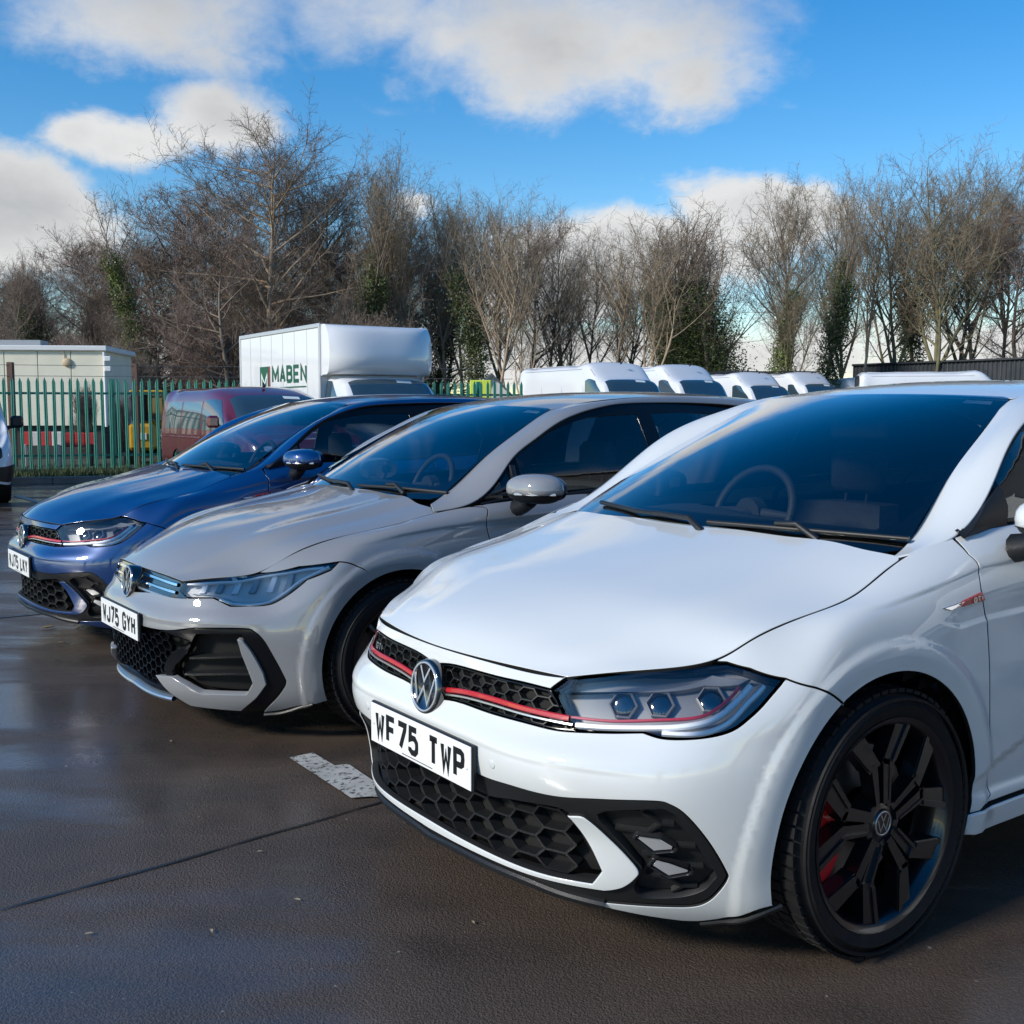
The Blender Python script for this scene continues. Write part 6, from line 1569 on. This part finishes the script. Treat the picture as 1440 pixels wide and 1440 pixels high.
# ---------------------------------------------------------------- bare winter trees
M_BARK = mat('grey_brown_bark', (.20, .155, .115), .85, var=.3, vscale=3)
M_BARKP = mat('pale_bark', (.40, .30, .20), .8, var=.25, vscale=3)
M_BARKG = mat('mossy_bark', (.17, .155, .085), .85, var=.3, vscale=3)
M_TWIG = mat('dark_twig', (.205, .155, .115), .8); M_TWIGP = mat('tan_twig', (.225, .175, .115), .8); M_TWIGR = mat('reddish_twig', (.225, .16, .125), .8)
M_IVY = mat('ivy_leaf', (.075, .098, .030), .5, var=.45, vscale=1.3); M_IVYL = mat('light_ivy_leaf', (.13, .16, .04), .5, var=.45, vscale=1.3)
def rvec(r): 
    a = r.uniform(0, 2*math.pi); z = r.uniform(-1, 1); k = math.sqrt(1-z*z); return Vector((k*math.cos(a), k*math.sin(a), z))
def grow(r, p, d, L, n, wob, trop):
    pts = [p.copy()]; d = d.normalized(); s = L/n
    for i in range(n):
        d = (d+rvec(r)*wob+Vector((0, 0, trop))).normalized(); p = p+d*s; pts.append(p.copy())
    return pts
def on_line(pts, t):
    x = t*(len(pts)-1); i = min(int(x), len(pts)-2); f = x-i; return pts[i].lerp(pts[i+1], f), (pts[i+1]-pts[i]).normalized()
class Ribs:
    def __init__(s): s.v = []; s.f = []
    def rib(s, pts, w0, w1, r):
        n = len(pts); side = (pts[-1]-pts[0]).cross(rvec(r)); 
        if side.length < 1e-6: side = Vector((1, 0, 0))
        side.normalize(); b = len(s.v)
        for i, p in enumerate(pts):
            w = (w0+(w1-w0)*i/(n-1))/2; s.v.append(tuple(p+side*w)); s.v.append(tuple(p-side*w))
        for i in range(n-1): s.f.append((b+2*i, b+2*i+1, b+2*i+3, b+2*i+2))
    def leaf(s, p, sz, r):
        a = rvec(r); c = a.cross(rvec(r)).normalized()*sz; a = a*sz; b = len(s.v)
        s.v += [tuple(p-a), tuple(p+c*.6), tuple(p+a), tuple(p-c*.6)]; s.f.append((b, b+1, b+2, b+3))
    def mesh(s, name, m):
        me = bpy.data.meshes.new(name); me.from_pydata(s.v, [], s.f); me.materials.append(m); me.update(); return me
def make_tree(seed, H=12, R=.16, fork=.35, limbs=16, lang=(35, 75), llen=.38, sub=9, twigs=10, tw=.0125, bark=None, twig=None, lean=(0, 0), trop=.10, ivy=0, ivy_h=.6, ivy_r=.5, nfork=1, ivm=None, low=.3, wob=.10, fuzz=3):
    r = random.Random(seed); root_trunks = []; T = MB(); B = Ribs(); IV = Ribs(); BR = MB()
    stems = []
    main = grow(r, Vector((0, 0, -.2)), Vector((lean[0], lean[1], 1)), H*.92, 12, wob, .05)
    stems.append((main, R))
    for k in range(nfork-1):
        p, d = on_line(main, fork*r.uniform(.7, 1.2)); a = r.uniform(0, 6.28)
        stems.append((grow(r, p, d+Vector((math.cos(a), math.sin(a), .2))*.45, H*.92*(1-fork)*r.uniform(.75, 1), 9, wob, .10), R*.62))
    for pts, rad in stems:
        n = len(pts); T.tube(pts, [rad*(1-.88*(i/(n-1))**.9)*(1.25 if i == 0 and rad == R else 1) for i in range(n)], 7, caps=False)
        nl = limbs if rad == R else int(limbs*.6)
        for k in range(nl):
            t = low+(1-low)*((k+r.random())/nl)**.9 if rad == R else .2+.8*(k+r.random())/nl
            p, d = on_line(pts, min(t, .995)); a = r.uniform(0, 2*math.pi); el = math.radians(r.uniform(*lang))
            base = Vector((math.cos(a)*math.sin(el), math.sin(a)*math.sin(el), math.cos(el)))
            tt = (t-low)/(1-low) if rad == R else t
            L = H*llen*(.30+.70*math.sin(math.pi*(.14+.74*min(1, max(0, tt)))))*r.uniform(.65, 1.15); lr = max(.008, rad*.48*(1-t*.6))
            lp = grow(r, p, base, L, 6, .12, trop); BR.tube(lp, [lr*(1-.85*i/6) for i in range(7)], 5, caps=False)
            for j in range(sub):
                q, e = on_line(lp, .15+.85*(j+r.random())/sub); dv = (e*.8+rvec(r)*.9+Vector((0, 0, .25))).normalized(); l2 = L*r.uniform(.22, .5)
                bp = grow(r, q, dv, l2, 3, .22, trop*.8); B.rib(bp, max(.020, lr*.5), .011, r)
                for m_ in range(twigs):
                    q2, e2 = on_line(bp, .1+.9*(m_+r.random())/twigs); dv2 = (e2*.7+rvec(r)*.85+Vector((0, 0, .2))).normalized(); l3 = r.uniform(.25, .7)
                    tp = grow(r, q2, dv2, l3, 2, .25, .05); B.rib(tp, tw, tw*.6, r)
                    for z in range(fuzz):
                        q3, e3 = on_line(tp, r.random()); B.rib([q3, q3+(e3+rvec(r)*.9).normalized()*r.uniform(.10, .26)], tw*.8, tw*.5, r)
        if ivy:
            for k in range(ivy if rad == R else ivy//3):
                t = r.random()*ivy_h; p, d = on_line(pts, t); q = rvec(r); q.z *= .6; rr = ivy_r*(.35+.65*r.random())*(1.15-.6*t)*(.55+.45*math.sin(t*23+seed)**2+.2)
                IV.leaf(p+q.normalized()*rr+Vector((0, 0, r.uniform(-.2, .2))), r.uniform(.035, .075), r)
    out = [('trunk', T.mesh('trunk'), bark or M_BARK), ('limbs', BR.mesh('limbs'), bark or M_BARK), ('crown', B.mesh('crown', twig or M_TWIG), None)]
    for nm, me, m in out:
        if m: me.materials.append(m)
    if ivy: out.append(('ivy', IV.mesh('ivy', ivm or M_IVY), None))
    return out, H
def place_tree(proto, px, top, Z, label, rz=0, group='bare trees behind the vehicles', name='bare_tree', wide=1.0, cat='tree', at=None, h=None):
    parts, H = proto; x, y = at if at else at_px(px, Z); want = h or CAMH+(577-top)/FPX*Z
    e = empty(name, (x, y, 0), rz); k = want/H*.95; wide *= 1.02; e.scale = (k*wide, k*wide, k); tag(e, label, cat, group)
    for nm, me, _ in parts:
        o = bpy.data.objects.new(nm, me); C.objects.link(o); o.parent = e
    return e
P_ALDER = make_tree(11, 13, .20, limbs=50, lang=(32, 80), llen=.35, sub=13, twigs=12, tw=.0125, trop=.03, low=.26, twig=M_TWIG, bark=M_BARKP)
P_ALDER2 = make_tree(12, 11, .15, limbs=26, lang=(40, 80), llen=.34, sub=10, twigs=10, tw=.0125, trop=.05, low=.2, twig=M_TWIGR)
P_ASH = make_tree(13, 12, .15, fork=.42, limbs=20, lang=(25, 62), llen=.33, sub=11, twigs=8, tw=.012, trop=.12, nfork=3, low=.46, twig=M_TWIGP, fuzz=3)
P_ASH2 = make_tree(14, 12, .17, fork=.28, limbs=18, lang=(25, 62), llen=.36, sub=11, twigs=8, tw=.012, trop=.12, nfork=4, low=.42, twig=M_TWIGP, bark=M_BARKG, fuzz=3)
P_PALE = make_tree(15, 10, .12, fork=.45, limbs=15, lang=(18, 45), llen=.34, sub=8, twigs=6, tw=.012, trop=.14, low=.42, twig=M_TWIGP, bark=M_BARKP, lean=(.10, 0), nfork=2, fuzz=2)
P_LEAN = make_tree(16, 10, .13, fork=.38, limbs=12, lang=(20, 55), llen=.34, sub=8, twigs=6, tw=.012, trop=.12, low=.45, twig=M_TWIGP, bark=M_BARKP, lean=(.42, 0), nfork=3, wob=.16, fuzz=2)
P_IVY = make_tree(17, 11, .16, fork=.4, limbs=16, lang=(20, 60), llen=.34, sub=8, twigs=6, tw=.012, trop=.10, low=.4, twig=M_TWIGP, ivy=11000, ivy_h=.75, ivy_r=.95, ivm=M_IVY, nfork=2, fuzz=2)
P_IVYBIG = make_tree(18, 11, .22, fork=.15, limbs=26, lang=(10, 45), llen=.45, sub=8, twigs=8, tw=.0125, trop=.12, low=.12, twig=M_TWIG, ivy=24000, ivy_h=.88, ivy_r=2.0, ivm=M_IVY, nfork=4)
P_IVYTHIN = make_tree(19, 11, .10, fork=.5, limbs=14, lang=(25, 65), llen=.26, sub=7, twigs=9, tw=.0125, trop=.08, low=.45, twig=M_TWIG, ivy=2600, ivy_h=.55, ivy_r=.26, ivm=M_IVY)
P_IVYG = make_tree(20, 10, .14, fork=.3, limbs=12, lang=(20, 60), llen=.32, sub=7, twigs=6, tw=.012, trop=.1, low=.5, twig=M_TWIGP, ivy=11000, ivy_h=.85, ivy_r=.85, ivm=M_IVYL, lean=(.16, 0), fuzz=2)
P_DENSE = make_tree(31, 11, .13, limbs=44, lang=(35, 75), llen=.30, sub=10, twigs=10, tw=.0125, trop=.06, low=.06, twig=M_TWIG)
P_BUSH = make_tree(21, 4, .030, fork=.1, limbs=24, lang=(10, 60), llen=.60, sub=11, twigs=11, tw=.0125, trop=.08, nfork=5, low=.05, twig=M_TWIGR)
P_BUSH2 = make_tree(22, 4, .028, fork=.08, limbs=22, lang=(10, 65), llen=.6, sub=10, twigs=10, tw=.0125, trop=.06, nfork=6, low=.05, twig=M_TWIG, ivy=1500, ivy_h=.6, ivy_r=.9, ivm=M_IVY)
TREES = [
 (P_ALDER, 395, 175, 46, 0, 1.12, 'tallest dark-twigged tree of the row, with a broad dense crown above the box truck'),
 (P_ALDER2, -25, 372, 50, 1, 1.1, 'dark bare tree at the end of the wood above the site cabin'),
 (P_IVYBIG, 57, 378, 47, 2, .62, 'ivy-covered dark tree rising straight behind the cream site cabin'),
 (P_ALDER2, 120, 338, 47, 3, 1.2, 'brown bushy bare tree between the cabin ivy tree and the leaning one'),
 (P_IVYG, 215, 268, 45, 3.6, .8, 'bare tree leaning away from the wood with light ivy on its trunk'),
 (P_ALDER2, 262, 252, 48, 5, 1.15, 'bare tree next to the tallest one on the cabin side'),
 (P_ALDER2, 330, 300, 43, .5, 1.2, 'bushy dark bare tree crowding the tallest tree from in front'),
 (P_ALDER, 330, 262, 52, 2.1, 1.0, 'bare tree half hidden behind the tallest tree'),
 (P_ALDER2, 205, 320, 52, 2.6, 1.3, 'dark bare tree filling the gap behind the leaning ivy tree'),
 (P_ALDER, 470, 243, 49, 2, .9, 'dense bare tree beside the tallest one on the side of the vans'),
 (P_IVY, 505, 262, 45, 1, .9, 'ivy-trunked bare tree just behind the box of the truck'),
 (P_ASH, 540, 242, 47, 4, .85, 'tall narrow pale-twigged tree behind the truck fairing'),
 (P_PALE, 562, 285, 45, 2, .8, 'thin pale tree beside the ivy-clad single trunk'),
 (P_IVYTHIN, 592, 320, 45, 0, .9, 'slender single trunk wrapped in dark ivy in the sky gap beside the truck'),
 (P_ASH, 632, 288, 47, 1, .85, 'bare tree with two dark trunks at the edge of the sky gap'),
 (P_IVY, 668, 295, 45, 3, .9, 'bare tree with broad green ivy over the palisade fence'),
 (P_PALE, 692, 312, 42, 0, .9, 'pale-trunked tree over the gabled hut'),
 (P_PALE, 722, 330, 43, 3.3, .9, 'pale forked tree next to the one over the gabled hut'),
 (P_ALDER2, 742, 290, 50, 2.2, .9, 'dark feathery tree sticking up against the white cloud'),
 (P_LEAN, 728, 372, 41, .2, .8, 'low pale trunk leaning over the end of the green fence'),
 (P_ASH2, 795, 375, 50, 1.2, 1.0, 'low grey bare tree above the roof of the lettered van'),
 (P_PALE, 850, 343, 46, 5.8, 1.15, 'pale upright tree with a single light trunk above the lettered van'),
 (P_ASH2, 880, 365, 52, 4, 1.0, 'low bare tree between the pale upright tree and the crooked one'),
 (P_LEAN, 905, 312, 43, 0, 1.0, 'crooked pale tree leaning over the two high-roof vans'),
 (P_IVY, 925, 330, 48, 2, 1.0, 'ivy tree behind the crooked pale tree'),
 (P_IVYBIG, 1000, 318, 46, 0, 1.25, 'largest dark ivy-smothered tree of the row'),
 (P_IVYG, 1075, 330, 44, .3, .9, 'leaning tree in light green ivy at the edge of the large ivy mass'),
 (P_ASH, 1105, 283, 50, 2.8, 1.0, 'tall bare tree rising behind the light green ivy tree'),
 (P_IVY, 1155, 274, 46, .7, .8, 'twin-stemmed ivy tree standing clear in the sky gap'),
 (P_PALE, 1202, 268, 47, 1, .75, 'thin pale pole-like tree beside the twin-stemmed ivy tree'),
 (P_ASH2, 1115, 380, 44, 2, .9, 'low dark many-branched tree in front of the sky gap'),
 (P_ASH2, 1255, 268, 48, .4, .9, 'many-stemmed bare tree next to the thin pale pole'),
 (P_ASH2, 1318, 255, 46, 2.4, 1.1, 'biggest many-stemmed bare tree over the corrugated fence'),
 (P_ASH, 1372, 262, 50, 1.5, 1.0, 'tall bare tree close behind the biggest many-stemmed one'),
 (P_ALDER2, 1425, 285, 47, 4.4, 1.1, 'dark brown bare tree over the far end of the corrugated fence'),
 (P_ALDER2, 1475, 262, 46, 1.4, 1.1, 'bare tree beyond the corrugated fence past the dark brown one'),
 (P_IVY, 612, 310, 52, 1.9, 0.90, 'ivy tree set back behind the slender ivy trunk'),
 (P_ASH, 655, 300, 50, 0.9, 0.90, 'tall grey tree set back behind the broad ivy tree'),
 (P_ASH2, 705, 305, 52, 3.1, 0.90, 'many-branched tree set back behind the pale-trunked pair'),
 (P_ASH, 765, 330, 52, 4.6, 0.90, 'grey bare tree set back behind the dark feathery one'),
 (P_ASH, 820, 352, 50, 5.2, 0.95, 'fine-twigged tree set back beside the pale upright tree'),
 (P_IVY, 960, 325, 49, 4.1, 1.00, 'ivy tree joining the crooked pale tree to the large ivy mass'),
 (P_ASH2, 1180, 285, 51, 0.3, 0.80, 'bare tree set back between the twin-stemmed ivy tree and the thin pole'),
 (P_IVY, 1285, 278, 50, 5.0, 0.80, 'ivy-stemmed tree set back among the many-stemmed bare trees'),
 (P_ASH2, 1345, 262, 51, 3.4, 0.90, 'many-stemmed tree set back behind the biggest one'),
 (P_ASH, 1405, 270, 50, 2.9, 0.95, 'tall bare tree set back over the end of the corrugated fence'),
]
for pr, px, top, Z, rz, wd, lab in TREES: place_tree(pr, px, top, Z, lab, rz, wide=wd)
rb = random.Random(5)
for k in range(18):
    px = -60+k*86+rb.uniform(-30, 30); left = px < 590
    if px > 590: continue
    place_tree(P_BUSH if rb.random() < .5 else P_BUSH2, px, (rb.uniform(478, 525) if left else rb.uniform(500, 520)), rb.uniform(40, 45), 'bare brown thicket bush growing under the row of trees', rb.uniform(0, 6), 'thicket bushes under the trees', 'thicket_bush', rb.uniform(.6, .9), 'bush')
for k in range(15):
    px = -60+k*44+rb.uniform(-14, 14)
    place_tree((P_DENSE, P_PALE, P_DENSE, P_ALDER2)[k % 4], px, rb.uniform(370, 440), rb.uniform(43, 49), 'younger bare tree filling the space under the tall crowns of the wood', rb.uniform(0, 6), 'young trees at the edge of the wood', 'bare_tree', .8)
for k in range(24):
    px = -80+k*31+rb.uniform(-12, 12)
    place_tree((P_DENSE, P_ALDER2)[k % 2], px, (rb.uniform(300, 350) if 130 < px < 590 else rb.uniform(360, 400)), rb.uniform(50, 62), 'dense brown tree deep in the wood behind the front row', rb.uniform(0, 6), 'trees deep in the wood', 'bare_tree', 1.2)
# a few shrubs behind the palisade
for x, y, h in ((-9.9, 25.6, 1.5), (-9.2, 26.0, 1.3), (-7.4, 26.3, 1.2)):
    place_tree(P_BUSH, 0, 0, 0, 'thin bare shrub between the green fence and the site cabin', rb.uniform(0, 6), 'shrubs behind the green fence', 'bare_shrub', .45, 'shrub', at=(x, y), h=h)
# the wood goes on behind the photographer; the door glass mirrors it
for k in range(9):
    a = math.radians(120+k*15); place_tree((P_ALDER2, P_ASH2, P_IVY)[k % 3], 0, 0, 0, 'bare tree standing behind the photographer, mirrored in the door glass', k, 'trees behind the photographer', 'bare_tree', 1.1, at=(26*math.sin(a), 26*math.cos(a)), h=8+1.5*(k % 3))
